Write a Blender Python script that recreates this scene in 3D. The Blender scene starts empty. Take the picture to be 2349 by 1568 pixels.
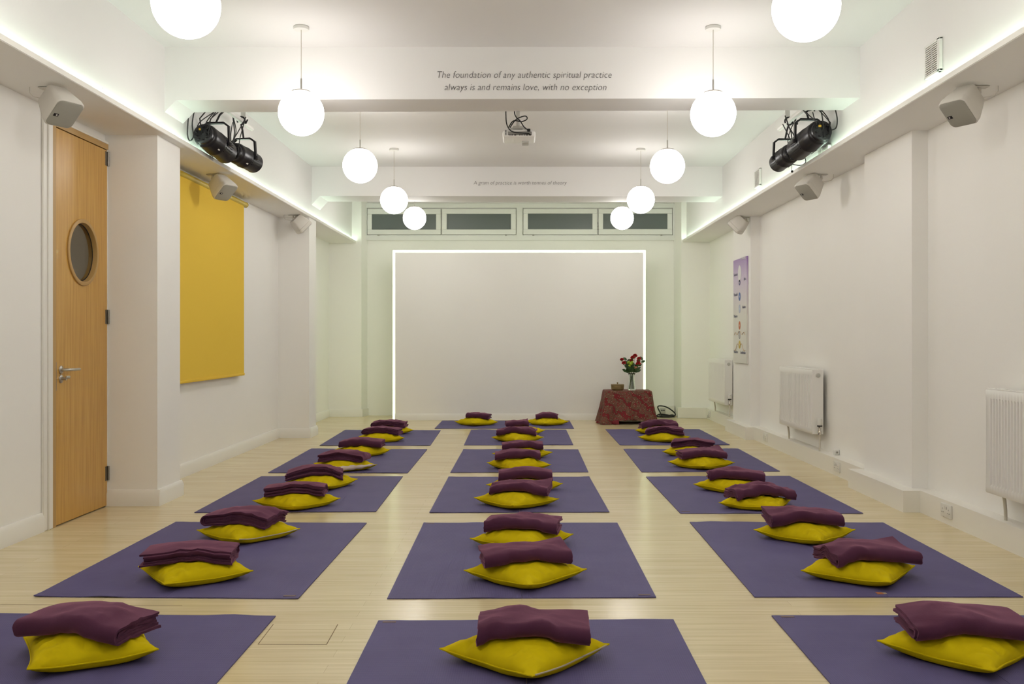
import bpy, bmesh, math, random
from math import sin, cos, pi, radians, sqrt, atan2
from mathutils import Vector, Matrix, noise

V = Vector
SC = bpy.context.scene
COL = SC.collection

# ------------------------------------------------------------------ camera, world, exposure
F, CX, CY, H = 2200.0, 1197.0, 775.0, 1.187      # focal length in px, vanishing point, eye height
cam_d = bpy.data.cameras.new('camera')
cam_d.sensor_width = 36.0
cam_d.lens = F / 2349 * 36.0
cam_d.shift_x = (1174.5 - CX) / 2349
cam_d.shift_y = -(784 - CY) / 2349
cam_d.clip_start = 0.05
cam = bpy.data.objects.new('camera', cam_d)
COL.objects.link(cam)
cam.location = (0, 0, H)
cam.rotation_euler = (radians(90), 0, 0)
SC.camera = cam

world = bpy.data.worlds.new('night')
SC.world = world
world.use_nodes = True
world.node_tree.nodes['Background'].inputs[0].default_value = (0.02, 0.025, 0.03, 1)
world.node_tree.nodes['Background'].inputs[1].default_value = 0.2

SC.view_settings.view_transform = 'Standard'
SC.view_settings.look = 'None'
SC.view_settings.gamma = 1.0
SC.view_settings.use_curve_mapping = False
SC.view_settings.exposure = 0.92
SC.cycles.use_denoising = True
SC.cycles.use_adaptive_sampling = True
SC.cycles.adaptive_threshold = 0.06
SC.cycles.adaptive_min_samples = 20
SC.cycles.max_bounces = 8
SC.cycles.diffuse_bounces = 5

GLOBE_L = 8.0          # radiance of the opal globes
GLOBE_C = (1.0, 0.965, 0.935)
COVE_L = 8.0           # radiance of the cove strips
COVE_C = (0.74, 1.0, 0.83)
PANEL_L = 1.5          # radiance of the strips round the far panel
PANEL_C = (0.82, 1.0, 0.58)

# ------------------------------------------------------------------ pixel -> point
def at(x, y, Z):
    return V(((x - CX) / F * Z, Z, H + (CY - y) / F * Z))
def flr(x, y, h=0.0):
    return at(x, y, F * (H - h) / (y - CY))
def onx(x, y, X):
    return at(x, y, X * F / (x - CX))

# ------------------------------------------------------------------ materials
MATS = {}
def mat(name, col, rough=0.6, metal=0.0, spec=0.5, emit=None, estr=0.0, trans=0.0, ior=1.45, sheen=0.0, coat=0.0):
    m = bpy.data.materials.new(name)
    m.use_nodes = True
    b = m.node_tree.nodes['Principled BSDF']
    b.inputs['Base Color'].default_value = (*col, 1)
    b.inputs['Roughness'].default_value = rough
    b.inputs['Metallic'].default_value = metal
    b.inputs['Specular IOR Level'].default_value = spec
    b.inputs['IOR'].default_value = ior
    b.inputs['Transmission Weight'].default_value = trans
    b.inputs['Sheen Weight'].default_value = sheen
    b.inputs['Coat Weight'].default_value = coat
    if emit:
        b.inputs['Emission Color'].default_value = (*emit, 1)
        b.inputs['Emission Strength'].default_value = estr
    MATS[name] = m
    return m
def nodes(m):
    nt = m.node_tree
    return nt, nt.nodes, nt.links, nt.nodes['Principled BSDF']
def coords(m, scale=(1, 1, 1), kind='Object', rot=(0, 0, 0)):
    nt, N, L, b = nodes(m)
    tc = N.new('ShaderNodeTexCoord')
    mp = N.new('ShaderNodeMapping')
    mp.inputs['Scale'].default_value = scale
    mp.inputs['Rotation'].default_value = rot
    L.new(tc.outputs[kind], mp.inputs['Vector'])
    return mp.outputs['Vector']
def noise_bump(m, scale=60, strength=0.1, dist=0.002, detail=4, vec=None):
    nt, N, L, b = nodes(m)
    v = vec or coords(m)
    n = N.new('ShaderNodeTexNoise')
    n.inputs['Scale'].default_value = scale
    n.inputs['Detail'].default_value = detail
    bp = N.new('ShaderNodeBump')
    bp.inputs['Strength'].default_value = strength
    bp.inputs['Distance'].default_value = dist
    L.new(v, n.inputs['Vector'])
    L.new(n.outputs['Fac'], bp.inputs['Height'])
    L.new(bp.outputs['Normal'], b.inputs['Normal'])
    return n, bp
def noise_colour(m, stops, scale=5, detail=4, vec=None, rough=0.5):
    nt, N, L, b = nodes(m)
    v = vec or coords(m)
    n = N.new('ShaderNodeTexNoise')
    n.inputs['Scale'].default_value = scale
    n.inputs['Detail'].default_value = detail
    n.inputs['Roughness'].default_value = rough
    r = N.new('ShaderNodeValToRGB')
    els = r.color_ramp.elements
    while len(els) < len(stops):
        els.new(0.5)
    for e, (p, c) in zip(els, stops):
        e.position = p
        e.color = (*c, 1)
    L.new(v, n.inputs['Vector'])
    L.new(n.outputs['Fac'], r.inputs['Fac'])
    L.new(r.outputs['Color'], b.inputs['Base Color'])
    return r

WALL = mat('wall_paint', (0.88, 0.86, 0.82), 0.65, spec=0.3)
noise_bump(WALL, 9, 0.25, 0.004, 3)
noise_colour(WALL, [(0.3, (0.915, 0.90, 0.86)), (0.7, (0.935, 0.92, 0.885))], 0.8, 3)
UPDIM = mat('upper_paint_dimmed', (0.83, 0.815, 0.80), 0.7, spec=0.25)  # ceiling, beams, upper walls: toned below the walls to offset the strong light there
noise_bump(UPDIM, 7, 0.2, 0.004, 3)
GLOSSW = mat('white_gloss_paint', (0.87, 0.85, 0.79), 0.38)
noise_bump(GLOSSW, 14, 0.12, 0.003, 2)
PLASTIC = mat('white_plastic', (0.78, 0.77, 0.73), 0.35)
FRAMEW = mat('window_frame_white', (0.78, 0.78, 0.75), 0.35)
GREYGRILLE = mat('speaker_grille_grey', (0.36, 0.35, 0.30), 0.7)
noise_bump(GREYGRILLE, 900, 0.3, 0.001, 1)
CABINET = mat('speaker_cabinet', (0.66, 0.63, 0.57), 0.5)
BLACK = mat('black_metal', (0.012, 0.011, 0.013), 0.32, spec=0.5)
noise_bump(BLACK, 40, 0.08, 0.002, 3)
RUBBER = mat('black_rubber', (0.015, 0.015, 0.015), 0.5)
STEEL = mat('brushed_steel', (0.55, 0.53, 0.49), 0.28, metal=1.0)
DSTEEL = mat('dull_steel', (0.30, 0.28, 0.25), 0.4, metal=1.0)
CHROME = mat('chrome', (0.7, 0.68, 0.64), 0.12, metal=1.0)
PGREY = mat('port_panel_grey', (0.30, 0.29, 0.27), 0.5)
LGREY = mat('light_grey_plastic', (0.55, 0.54, 0.50), 0.45)
RADW = mat('radiator_enamel', (0.87, 0.855, 0.82), 0.3)
TEXTG = mat('lettering_grey', (0.085, 0.075, 0.075), 0.6)
GLOBE = mat('opal_glass_lit', (0.9, 0.88, 0.84), 0.2, emit=GLOBE_C, estr=GLOBE_L)
LEDC = mat('cove_led', (0.9, 0.9, 0.9), 0.4, emit=COVE_C, estr=COVE_L)
LEDP = mat('panel_led', (0.9, 0.9, 0.9), 0.4, emit=PANEL_C, estr=PANEL_L)
CORD = mat('clear_cord', (0.55, 0.50, 0.42), 0.4)
BLIND = mat('yellow_blind_fabric', (0.88, 0.60, 0.075), 0.8, spec=0.15)
noise_bump(BLIND, 500, 0.15, 0.001, 1)
BLINDT = mat('yellow_tube', (0.60, 0.45, 0.03), 0.4)
PANE = mat('night_frosted_glass', (0.12, 0.14, 0.135), 0.28, spec=0.6)
noise_bump(PANE, 25, 0.05, 0.002, 2)
GLASS = mat('clear_glass', (0.93, 0.97, 0.93), 0.02, trans=1.0, ior=1.45)
VGLASS = mat('vision_glass', (0.80, 0.79, 0.74), 0.03, trans=1.0, ior=1.1)
COPPER = mat('painted_pipe', (0.66, 0.62, 0.53), 0.35)

DOORW = mat('beech_veneer', (0.5, 0.29, 0.09), 0.30, coat=0.35)
noise_colour(DOORW, [(0.25, (0.48, 0.245, 0.036)), (0.5, (0.60, 0.33, 0.062)), (0.78, (0.69, 0.42, 0.105))], 3.0, 8,
             coords(DOORW, (5, 16, 0.7)), 0.6)
EDGEW = mat('beech_edge', (0.50, 0.31, 0.11), 0.4)
BOXW = mat('olive_wood', (0.22, 0.15, 0.055), 0.45)
noise_colour(BOXW, [(0.3, (0.16, 0.105, 0.035)), (0.7, (0.28, 0.20, 0.08))], 9, 6, coords(BOXW, (1, 4, 8)))

# floor: pale boards running across the room
FLOOR = mat('pale_timber_floor', (0.6, 0.5, 0.3), 0.34, spec=0.45)
nt, N, L, b = nodes(FLOOR)
vec = coords(FLOOR)
br = N.new('ShaderNodeTexBrick')
br.offset = 0.37
br.inputs['Scale'].default_value = 1.0
br.inputs['Brick Width'].default_value = 1.9
br.inputs['Row Height'].default_value = 0.085
br.inputs['Mortar Size'].default_value = 0.0012
br.inputs['Mortar Smooth'].default_value = 0.4
br.inputs['Color1'].default_value = (0.70, 0.585, 0.365, 1)
br.inputs['Color2'].default_value = (0.745, 0.635, 0.41, 1)
br.inputs['Mortar'].default_value = (0.58, 0.47, 0.29, 1)
L.new(vec, br.inputs['Vector'])
v2 = coords(FLOOR, (0.9, 22, 1))
n1 = N.new('ShaderNodeTexNoise'); n1.inputs['Scale'].default_value = 2.2; n1.inputs['Detail'].default_value = 6
L.new(v2, n1.inputs['Vector'])
r1 = N.new('ShaderNodeValToRGB')
r1.color_ramp.elements[0].position = 0.28; r1.color_ramp.elements[0].color = (0.88, 0.86, 0.79, 1)
r1.color_ramp.elements[1].position = 0.68; r1.color_ramp.elements[1].color = (1.06, 1.06, 1.05, 1)
L.new(n1.outputs['Fac'], r1.inputs['Fac'])
mx = N.new('ShaderNodeMix'); mx.data_type = 'RGBA'; mx.blend_type = 'MULTIPLY'; mx.inputs[0].default_value = 1.0
L.new(br.outputs['Color'], mx.inputs[6]); L.new(r1.outputs['Color'], mx.inputs[7])
L.new(mx.outputs[2], b.inputs['Base Color'])
n2 = N.new('ShaderNodeTexNoise'); n2.inputs['Scale'].default_value = 3.0; n2.inputs['Detail'].default_value = 5
L.new(coords(FLOOR, (0.6, 8, 1)), n2.inputs['Vector'])
mr = N.new('ShaderNodeMapRange'); mr.inputs['To Min'].default_value = 0.13; mr.inputs['To Max'].default_value = 0.30
L.new(n2.outputs['Fac'], mr.inputs['Value']); L.new(mr.outputs['Result'], b.inputs['Roughness'])
bp = N.new('ShaderNodeBump'); bp.inputs['Strength'].default_value = 0.14; bp.inputs['Distance'].default_value = 0.003
ad = N.new('ShaderNodeMath'); ad.operation = 'ADD'
L.new(n2.outputs['Fac'], ad.inputs[0]); L.new(br.outputs['Fac'], ad.inputs[1])
L.new(ad.outputs[0], bp.inputs['Height']); L.new(bp.outputs['Normal'], b.inputs['Normal'])

# mats: purple foam with fine ribs
MATP = mat('purple_mat_foam', (0.095, 0.075, 0.15), 0.62, spec=0.35)
nt, N, L, b = nodes(MATP)
noise_colour(MATP, [(0.25, (0.095, 0.081, 0.206)), (0.75, (0.120, 0.104, 0.244))], 3.5, 6)
w1 = N.new('ShaderNodeTexWave'); w1.wave_type = 'BANDS'; w1.bands_direction = 'X'; w1.inputs['Scale'].default_value = 38
w2 = N.new('ShaderNodeTexWave'); w2.wave_type = 'BANDS'; w2.bands_direction = 'Y'; w2.inputs['Scale'].default_value = 30
vv = coords(MATP)
L.new(vv, w1.inputs['Vector']); L.new(vv, w2.inputs['Vector'])
ml = N.new('ShaderNodeMath'); ml.operation = 'MULTIPLY'
L.new(w1.outputs['Fac'], ml.inputs[0]); L.new(w2.outputs['Fac'], ml.inputs[1])
bp = N.new('ShaderNodeBump'); bp.inputs['Strength'].default_value = 0.35; bp.inputs['Distance'].default_value = 0.0018
L.new(ml.outputs[0], bp.inputs['Height']); L.new(bp.outputs['Normal'], b.inputs['Normal'])
MATEDGE = MATP
TAGC = mat('mat_tag_brown', (0.20, 0.14, 0.13), 0.7)
TAGO = mat('mat_tag_orange', (0.45, 0.16, 0.06), 0.7)

CUSH = mat('yellow_velvet', (0.64, 0.47, 0.004), 0.85, spec=0.12)
noise_colour(CUSH, [(0.3, (0.58, 0.44, 0.002)), (0.7, (0.68, 0.53, 0.004))], 7, 4)
noise_bump(CUSH, 45, 0.12, 0.004, 4)
ZIPC = mat('pale_zip_tape', (0.50, 0.42, 0.30), 0.7)
LINING = mat('white_lining', (0.62, 0.52, 0.47), 0.8)
FLEECE = mat('plum_fleece', (0.075, 0.024, 0.046), 0.95, spec=0.1, sheen=0.7)
MATS['plum_fleece'].node_tree.nodes['Principled BSDF'].inputs['Sheen Tint'].default_value = (0.55, 0.25, 0.36, 1)
noise_colour(FLEECE, [(0.3, (0.066, 0.020, 0.044)), (0.7, (0.086, 0.029, 0.060))], 6, 5)
noise_bump(FLEECE, 300, 0.25, 0.002, 3)

CLOTH = mat('red_paisley_cloth', (0.3, 0.02, 0.03), 0.75)
nt, N, L, b = nodes(CLOTH)
vec = coords(CLOTH, (1, 1, 1))
vo = N.new('ShaderNodeTexVoronoi'); vo.inputs['Scale'].default_value = 42; vo.feature = 'F1'
nn = N.new('ShaderNodeTexNoise'); nn.inputs['Scale'].default_value = 24; nn.inputs['Detail'].default_value = 3; nn.inputs['Distortion'].default_value = 2.5
L.new(vec, nn.inputs['Vector'])
wv = N.new('ShaderNodeTexWave'); wv.wave_type = 'BANDS'; wv.bands_direction = 'DIAGONAL'; wv.inputs['Scale'].default_value = 2.6
wv.inputs['Distortion'].default_value = 5; wv.inputs['Detail'].default_value = 4; wv.inputs['Detail Scale'].default_value = 5
L.new(vec, wv.inputs['Vector']); L.new(vec, vo.inputs['Vector'])
rp = N.new('ShaderNodeValToRGB'); e = rp.color_ramp.elements
e[0].position = 0.26; e[0].color = (0.20, 0.008, 0.016, 1)
e[1].position = 0.37; e[1].color = (0.085, 0.028, 0.02, 1)
for p_, c_ in ((0.43, (0.17, 0.115, 0.065)), (0.48, (0.09, 0.03, 0.022)), (0.53, (0.19, 0.125, 0.075)), (0.57, (0.20, 0.010, 0.018)), (0.63, (0.10, 0.05, 0.035)), (0.70, (0.16, 0.10, 0.06)), (0.78, (0.20, 0.010, 0.02))):
    k = e.new(p_); k.color = (*c_, 1)
ad = N.new('ShaderNodeMix'); ad.data_type = 'FLOAT'; ad.inputs[0].default_value = 0.5
L.new(wv.outputs['Fac'], ad.inputs[2]); L.new(nn.outputs['Fac'], ad.inputs[3])
L.new(ad.outputs[0], rp.inputs['Fac'])
rs = N.new('ShaderNodeValToRGB'); rs.color_ramp.elements[0].position = 0.10; rs.color_ramp.elements[0].color = (1, 1, 1, 1)
rs.color_ramp.elements[1].position = 0.24; rs.color_ramp.elements[1].color = (0, 0, 0, 1)
L.new(vo.outputs['Distance'], rs.inputs['Fac'])
mxx = N.new('ShaderNodeMix'); mxx.data_type = 'RGBA'
mxx.inputs[7].default_value = (0.42, 0.32, 0.20, 1)
L.new(rs.outputs['Color'], mxx.inputs[0]); L.new(rp.outputs['Color'], mxx.inputs[6]); L.new(mxx.outputs[2], b.inputs['Base Color'])
REDPLAIN = mat('red_cloth_plain', (0.17, 0.010, 0.018), 0.7)
TABLEW = mat('dark_table_wood', (0.06, 0.035, 0.02), 0.5)
REDPETAL = mat('red_petals', (0.42, 0.012, 0.018), 0.6)
PEACH = mat('peach_petals', (0.62, 0.30, 0.16), 0.6)
LIME = mat('lime_petals', (0.30, 0.42, 0.03), 0.6)
LEAF = mat('leaf_green', (0.035, 0.085, 0.022), 0.45)
STEM = mat('stem_green', (0.07, 0.13, 0.03), 0.5)

# poster print: violet at the top fading to paper white
POSTER = mat('chart_print', (0.7, 0.68, 0.64), 0.4)
nt, N, L, b = nodes(POSTER)
tc = N.new('ShaderNodeTexCoord'); sp = N.new('ShaderNodeSeparateXYZ')
L.new(tc.outputs['Object'], sp.inputs[0])
mr = N.new('ShaderNodeMapRange'); mr.inputs['From Min'].default_value = 0.0; mr.inputs['From Max'].default_value = 1.29
L.new(sp.outputs['Z'], mr.inputs['Value'])
rp = N.new('ShaderNodeValToRGB'); e = rp.color_ramp.elements
e[0].position = 0.45; e[0].color = (0.74, 0.72, 0.67, 1)
e[1].position = 0.98; e[1].color = (0.36, 0.22, 0.50, 1)
k = e.new(0.80); k.color = (0.60, 0.50, 0.68, 1)
L.new(mr.outputs['Result'], rp.inputs['Fac']); L.new(rp.outputs['Color'], b.inputs['Base Color'])

def flat(name, c):
    return MATS.get(name) or mat(name, c, 0.5)

# ------------------------------------------------------------------ mesh builder
class MB:
    def __init__(self):
        self.bm = bmesh.new()
    def box(self, x0, x1, y0, y1, z0, z1, bev=0.0, seg=2):
        bm = self.bm
        vs = [bm.verts.new(p) for p in ((x0, y0, z0), (x1, y0, z0), (x1, y1, z0), (x0, y1, z0),
                                        (x0, y0, z1), (x1, y0, z1), (x1, y1, z1), (x0, y1, z1))]
        fs = [bm.faces.new([vs[i] for i in q]) for q in ((0, 3, 2, 1), (4, 5, 6, 7), (0, 1, 5, 4), (1, 2, 6, 5), (2, 3, 7, 6), (3, 0, 4, 7))]
        if bev > 0:
            es = list({e for f in fs for e in f.edges})
            bmesh.ops.bevel(bm, geom=es, offset=bev, segments=seg, profile=0.5, affect='EDGES')
        return self
    def hexa(self, p, bev=0.0):
        """eight corners: four bottom (ccw), four top"""
        bm = self.bm
        vs = [bm.verts.new(q) for q in p]
        fs = [bm.faces.new([vs[i] for i in q]) for q in ((0, 3, 2, 1), (4, 5, 6, 7), (0, 1, 5, 4), (1, 2, 6, 5), (2, 3, 7, 6), (3, 0, 4, 7))]
        if bev > 0:
            es = list({e for f in fs for e in f.edges})
            bmesh.ops.bevel(bm, geom=es, offset=bev, segments=2, profile=0.5, affect='EDGES')
        return self
    def loft(self, secs, cap=True, closed=True):
        bm = self.bm
        rows = [[bm.verts.new(p) for p in s] for s in secs]
        n = len(rows[0])
        for a, c in zip(rows, rows[1:]):
            for i in range(n if closed else n - 1):
                j = (i + 1) % n
                bm.faces.new((a[i], a[j], c[j], c[i]))
        if cap and closed:
            bm.faces.new(list(reversed(rows[0])))
            bm.faces.new(rows[-1])
        return self
    def bar(self, p0, p1, w, t, side=V((1, 0, 0))):
        d = (p1 - p0).normalized()
        s = (side - d * side.dot(d)).normalized()
        u = d.cross(s)
        def ring(p):
            return [p + s * (a * w / 2) + u * (c * t / 2) for a, c in ((-1, -1), (1, -1), (1, 1), (-1, 1))]
        return self.loft([ring(p0), ring(p1)])
    def tube(self, pts, r, seg=8, closed=False):
        pts = [V(p) for p in pts]
        n = len(pts)
        secs = []
        prev = None
        for i, p in enumerate(pts):
            if closed:
                t = pts[(i + 1) % n] - pts[i - 1]
            else:
                t = pts[min(i + 1, n - 1)] - pts[max(i - 1, 0)]
            t.normalize()
            if prev is None:
                a = V((0, 0, 1)) if abs(t.z) < 0.9 else V((1, 0, 0))
            else:
                a = prev
            s = (a - t * a.dot(t))
            if s.length < 1e-6:
                s = V((0, 1, 0)) - t * t.y
            s.normalize()
            prev = s
            u = t.cross(s)
            rr = r[i] if isinstance(r, (list, tuple)) else r
            secs.append([p + s * (cos(2 * pi * k / seg) * rr) + u * (sin(2 * pi * k / seg) * rr) for k in range(seg)])
        if closed:
            bm = self.bm
            rows = [[bm.verts.new(p) for p in s] for s in secs]
            for i in range(n):
                a, c = rows[i], rows[(i + 1) % n]
                for k in range(seg):
                    bm.faces.new((a[k], a[(k + 1) % seg], c[(k + 1) % seg], c[k]))
            return self
        return self.loft(secs)
    def cyl(self, p0, p1, r0, r1=None, seg=24):
        return self.tube([p0, p1], [r0, r0 if r1 is None else r1], seg)
    def lathe(self, prof, o=V((0, 0, 0)), ax=V((0, 0, 1)), seg=32):
        """prof: (radius, height along ax) from bottom to top"""
        ax = ax.normalized()
        s = ax.orthogonal().normalized()
        u = ax.cross(s)
        secs = []
        for r, h in prof:
            r = max(r, 1e-5)
            secs.append([o + ax * h + s * (cos(2 * pi * k / seg) * r) + u * (sin(2 * pi * k / seg) * r) for k in range(seg)])
        return self.loft(secs)
    def ball(self, c, r, seg=16, rings=10, sz=1.0):
        prof = [(r * sin(pi * i / rings), -r * sz * cos(pi * i / rings)) for i in range(rings + 1)]
        return self.lathe(prof, V(c), V((0, 0, 1)), seg)
    def grid(self, fn, nu, nv):
        bm = self.bm
        rows = [[bm.verts.new(fn(i / nu, j / nv)) for i in range(nu + 1)] for j in range(nv + 1)]
        for j in range(nv):
            for i in range(nu):
                bm.faces.new((rows[j][i], rows[j][i + 1], rows[j + 1][i + 1], rows[j + 1][i]))
        return self
    def build(self, name, m, parent=None, origin=None, ang=38, smooth=True):
        bm = self.bm
        bmesh.ops.remove_doubles(bm, verts=bm.verts, dist=1e-6)
        bmesh.ops.recalc_face_normals(bm, faces=bm.faces)
        off = V((0, 0, 0))
        if parent is not None:
            off = BASE[parent.name]
        elif origin is not None:
            off = V(origin)
        bmesh.ops.translate(bm, verts=bm.verts, vec=-off)
        me = bpy.data.meshes.new(name)
        bm.to_mesh(me)
        bm.free()
        if smooth:
            me.polygons.foreach_set('use_smooth', [True] * len(me.polygons))
            me.set_sharp_from_angle(angle=radians(ang))
        me.materials.append(m)
        o = bpy.data.objects.new(name, me)
        COL.objects.link(o)
        if parent is not None:
            o.parent = parent
        else:
            o.location = off
        BASE[o.name] = off
        return o
BASE = {}

def tag(o, label, cat, group=None):
    o['label'] = label
    o['category'] = cat
    if group:
        o['group'] = group
    return o
def thing(name, loc, label, cat, group=None):
    o = bpy.data.objects.new(name, None)
    COL.objects.link(o)
    o.empty_display_size = 0.1
    o.location = loc
    BASE[o.name] = V(loc)
    return tag(o, label, cat, group)
def struct(o):
    o['kind'] = 'structure'
    return o
def text_mesh(name, body, size, m, width=None, shear=0.0, thin=0.0, depth=0.0008, align='CENTER'):
    """a flat lettering mesh in the XZ plane (readable from -Y), centred on x, baseline at z=0"""
    c = bpy.data.curves.new(name, 'FONT')
    c.body = body
    c.size = size
    c.align_x = align
    c.shear = shear
    c.offset = thin
    c.extrude = depth
    c.resolution_u = 3
    o = bpy.data.objects.new(name, c)
    COL.objects.link(o)
    dg = bpy.context.evaluated_depsgraph_get()
    me = bpy.data.meshes.new_from_object(o.evaluated_get(dg))
    COL.objects.unlink(o)
    bpy.data.objects.remove(o)
    bpy.data.curves.remove(c)
    xs = [v.co.x for v in me.vertices]
    if not xs:
        return []
    s = 1.0 if width is None else width / (max(xs) - min(xs))
    mid = (max(xs) + min(xs)) / 2 if align == 'CENTER' else 0
    tris = []
    for v in me.vertices:
        v.co = V(((v.co.x - mid) * s, -v.co.z, v.co.y))
    return me
def add_text(mb, me, mtx):
    me.transform(mtx)
    mb.bm.from_mesh(me)
    bpy.data.meshes.remove(me)

def smooth_path(P, n=6):
    out = []
    for i in range(len(P) - 1):
        p_0, p_1, p_2, p_3 = P[max(i - 1, 0)], P[i], P[i + 1], P[min(i + 2, len(P) - 1)]
        for k in range(n):
            t = k / n
            out.append(0.5 * ((2 * p_1) + (p_2 - p_0) * t + (2 * p_0 - 5 * p_1 + 4 * p_2 - p_3) * t * t + (3 * p_1 - p_0 - 3 * p_2 + p_3) * t ** 3))
    out.append(P[-1])
    return out

# ------------------------------------------------------------------ THE SETTING
YN, YB = -3.6, 14.71          # rear wall behind the camera, far wall
SH = 2.625                    # underside of the cove shelves
CH = 3.28                     # ceiling
LW = -2.95                    # left wall
RW = 2.813                    # right wall
def lipR(y):                  # edge of the cove shelf on the right
    return 2.345 + 0.0042 * y
def upR(y):
    return lipR(y) + 0.06
LIP, UPL = -2.51, -2.57

m = MB(); m.box(-3.4, 3.3, YN - 0.2, YB + 0.2, -0.12, 0.0)
struct(m.build('floor', FLOOR))
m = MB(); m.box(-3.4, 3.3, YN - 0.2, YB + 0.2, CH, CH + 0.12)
struct(m.build('ceiling', UPDIM))

m = MB()
OUT = -3.25
m.box(OUT, LW, YN, 5.965, 0, SH)
m.box(OUT, LW, 5.965, 6.79, 2.565, SH)
m.box(OUT, -2.58, 6.79, 7.24, 0, SH)
m.box(OUT, -2.90, 7.24, 11.41, 0, SH)
m.box(OUT, -2.53, 11.41, 11.79, 0, SH)
m.box(OUT, -2.92, 11.79, 14.51, 0, SH)
m.loft([[V((OUT, 14.51, 0)), V((-2.427, 14.51, 0)), V((-2.37, YB, 0)), V((OUT, YB, 0))],
        [V((OUT, 14.51, CH)), V((-2.427, 14.51, CH)), V((-2.37, YB, CH)), V((OUT, YB, CH))]])
struct(m.build('wall_left', WALL, smooth=False))
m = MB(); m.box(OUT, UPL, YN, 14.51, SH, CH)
struct(m.build('trim_8', UPDIM, smooth=False))

m = MB()
OUT = 3.15
m.box(RW, OUT, YN, 6.64, 0, SH)
m.box(2.70, OUT, 6.64, 7.557, 0, SH)
m.box(RW, OUT, 7.557, 11.32, 0, SH)
m.box(2.70, OUT, 11.32, 12.25, 0, SH)
m.box(RW, OUT, 12.25, 14.35, 0, SH)
m.loft([[V((2.387, 14.35, 0)), V((OUT, 14.35, 0)), V((OUT, YB, 0)), V((2.33, YB, 0))],
        [V((2.387, 14.35, CH)), V((OUT, 14.35, CH)), V((OUT, YB, CH)), V((2.33, YB, CH))]])
struct(m.build('wall_right', WALL, smooth=False))
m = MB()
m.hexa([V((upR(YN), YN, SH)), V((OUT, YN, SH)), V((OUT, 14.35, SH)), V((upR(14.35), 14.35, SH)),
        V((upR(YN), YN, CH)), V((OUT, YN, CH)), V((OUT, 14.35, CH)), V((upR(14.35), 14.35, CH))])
struct(m.build('trim_9', UPDIM, smooth=False))

m = MB(); m.box(-3.25, 3.15, YB, YB + 0.2, 0, CH)
m.box(at(1483, 0, 14.69).x, 2.33, 14.70, YB, 0.15, at(0, 620, 14.70).z)
struct(m.build('wall_back', WALL, smooth=False))
m = MB(); m.box(-3.25, 3.15, YN - 0.2, YN, 0, CH)
struct(m.build('wall_front', WALL, smooth=False))

# downstand beams
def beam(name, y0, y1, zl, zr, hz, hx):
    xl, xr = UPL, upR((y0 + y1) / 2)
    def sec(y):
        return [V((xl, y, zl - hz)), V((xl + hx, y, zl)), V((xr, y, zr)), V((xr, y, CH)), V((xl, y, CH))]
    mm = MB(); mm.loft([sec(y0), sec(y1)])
    return struct(mm.build(name, UPDIM, smooth=False))
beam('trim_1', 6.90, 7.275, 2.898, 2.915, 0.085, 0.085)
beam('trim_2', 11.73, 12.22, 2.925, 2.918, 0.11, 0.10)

# cove shelves: thin board with an upstanding lip that hides the strip
def shelf(name, X0, X1, y0, y1, sgn):
    mm = MB()
    def sec(y, wall, lip):
        return [V((wall, y, SH)), V((lip, y, SH)), V((lip, y, SH + 0.030)), V((lip + sgn * 0.008, y, SH + 0.030)),
                V((lip + sgn * 0.008, y, SH + 0.008)), V((wall, y, SH + 0.008))]
    mm.loft([sec(y0, X0(y0), X1(y0)), sec(y1, X0(y1), X1(y1))])
    return struct(mm.build(name, GLOSSW, smooth=False))
shelf('trim_3', lambda y: UPL - 0.01, lambda y: LIP, YN, 14.51, -1)
shelf('trim_4', lambda y: upR(y) + 0.01, lipR, YN, 14.35, 1)
# the soffit of the cove back to the walls
m = MB(); m.box(-3.2, LIP - 0.005, YN, 14.505, SH - 0.002, SH + 0.004)
struct(m.build('trim_5', WALL, smooth=False))
m = MB()
m.hexa([V((lipR(YN) + 0.005, YN, SH - 0.002)), V((3.1, YN, SH - 0.002)), V((3.1, 14.345, SH - 0.002)), V((lipR(14.35) + 0.005, 14.345, SH - 0.002)),
        V((lipR(YN) + 0.005, YN, SH + 0.004)), V((3.1, YN, SH + 0.004)), V((3.1, 14.345, SH + 0.004)), V((lipR(14.35) + 0.005, 14.345, SH + 0.004))])
struct(m.build('trim_6', WALL, smooth=False))
# the strips themselves
m = MB(); m.box(LIP - 0.044, LIP - 0.030, YN + 0.05, 14.48, SH + 0.009, SH + 0.014)
tag(m.build('led_strip', LEDC, origin=(LIP - 0.037, 6, SH + 0.009)), 'glowing light strip hidden behind the lip of the cove on the door side', 'light strip', 'cove light strips')
m = MB()
a, c = YN + 0.05, 14.30
m.hexa([V((lipR(a) + 0.030, a, SH + 0.009)), V((lipR(a) + 0.044, a, SH + 0.009)), V((lipR(c) + 0.044, c, SH + 0.009)), V((lipR(c) + 0.030, c, SH + 0.009)),
        V((lipR(a) + 0.030, a, SH + 0.014)), V((lipR(a) + 0.044, a, SH + 0.014)), V((lipR(c) + 0.044, c, SH + 0.014)), V((lipR(c) + 0.030, c, SH + 0.014))])
tag(m.build('led_strip', LEDC, origin=(lipR(6) + 0.037, 6, SH + 0.009)), 'glowing light strip hidden behind the lip of the cove on the radiator side', 'light strip', 'cove light strips')

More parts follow.
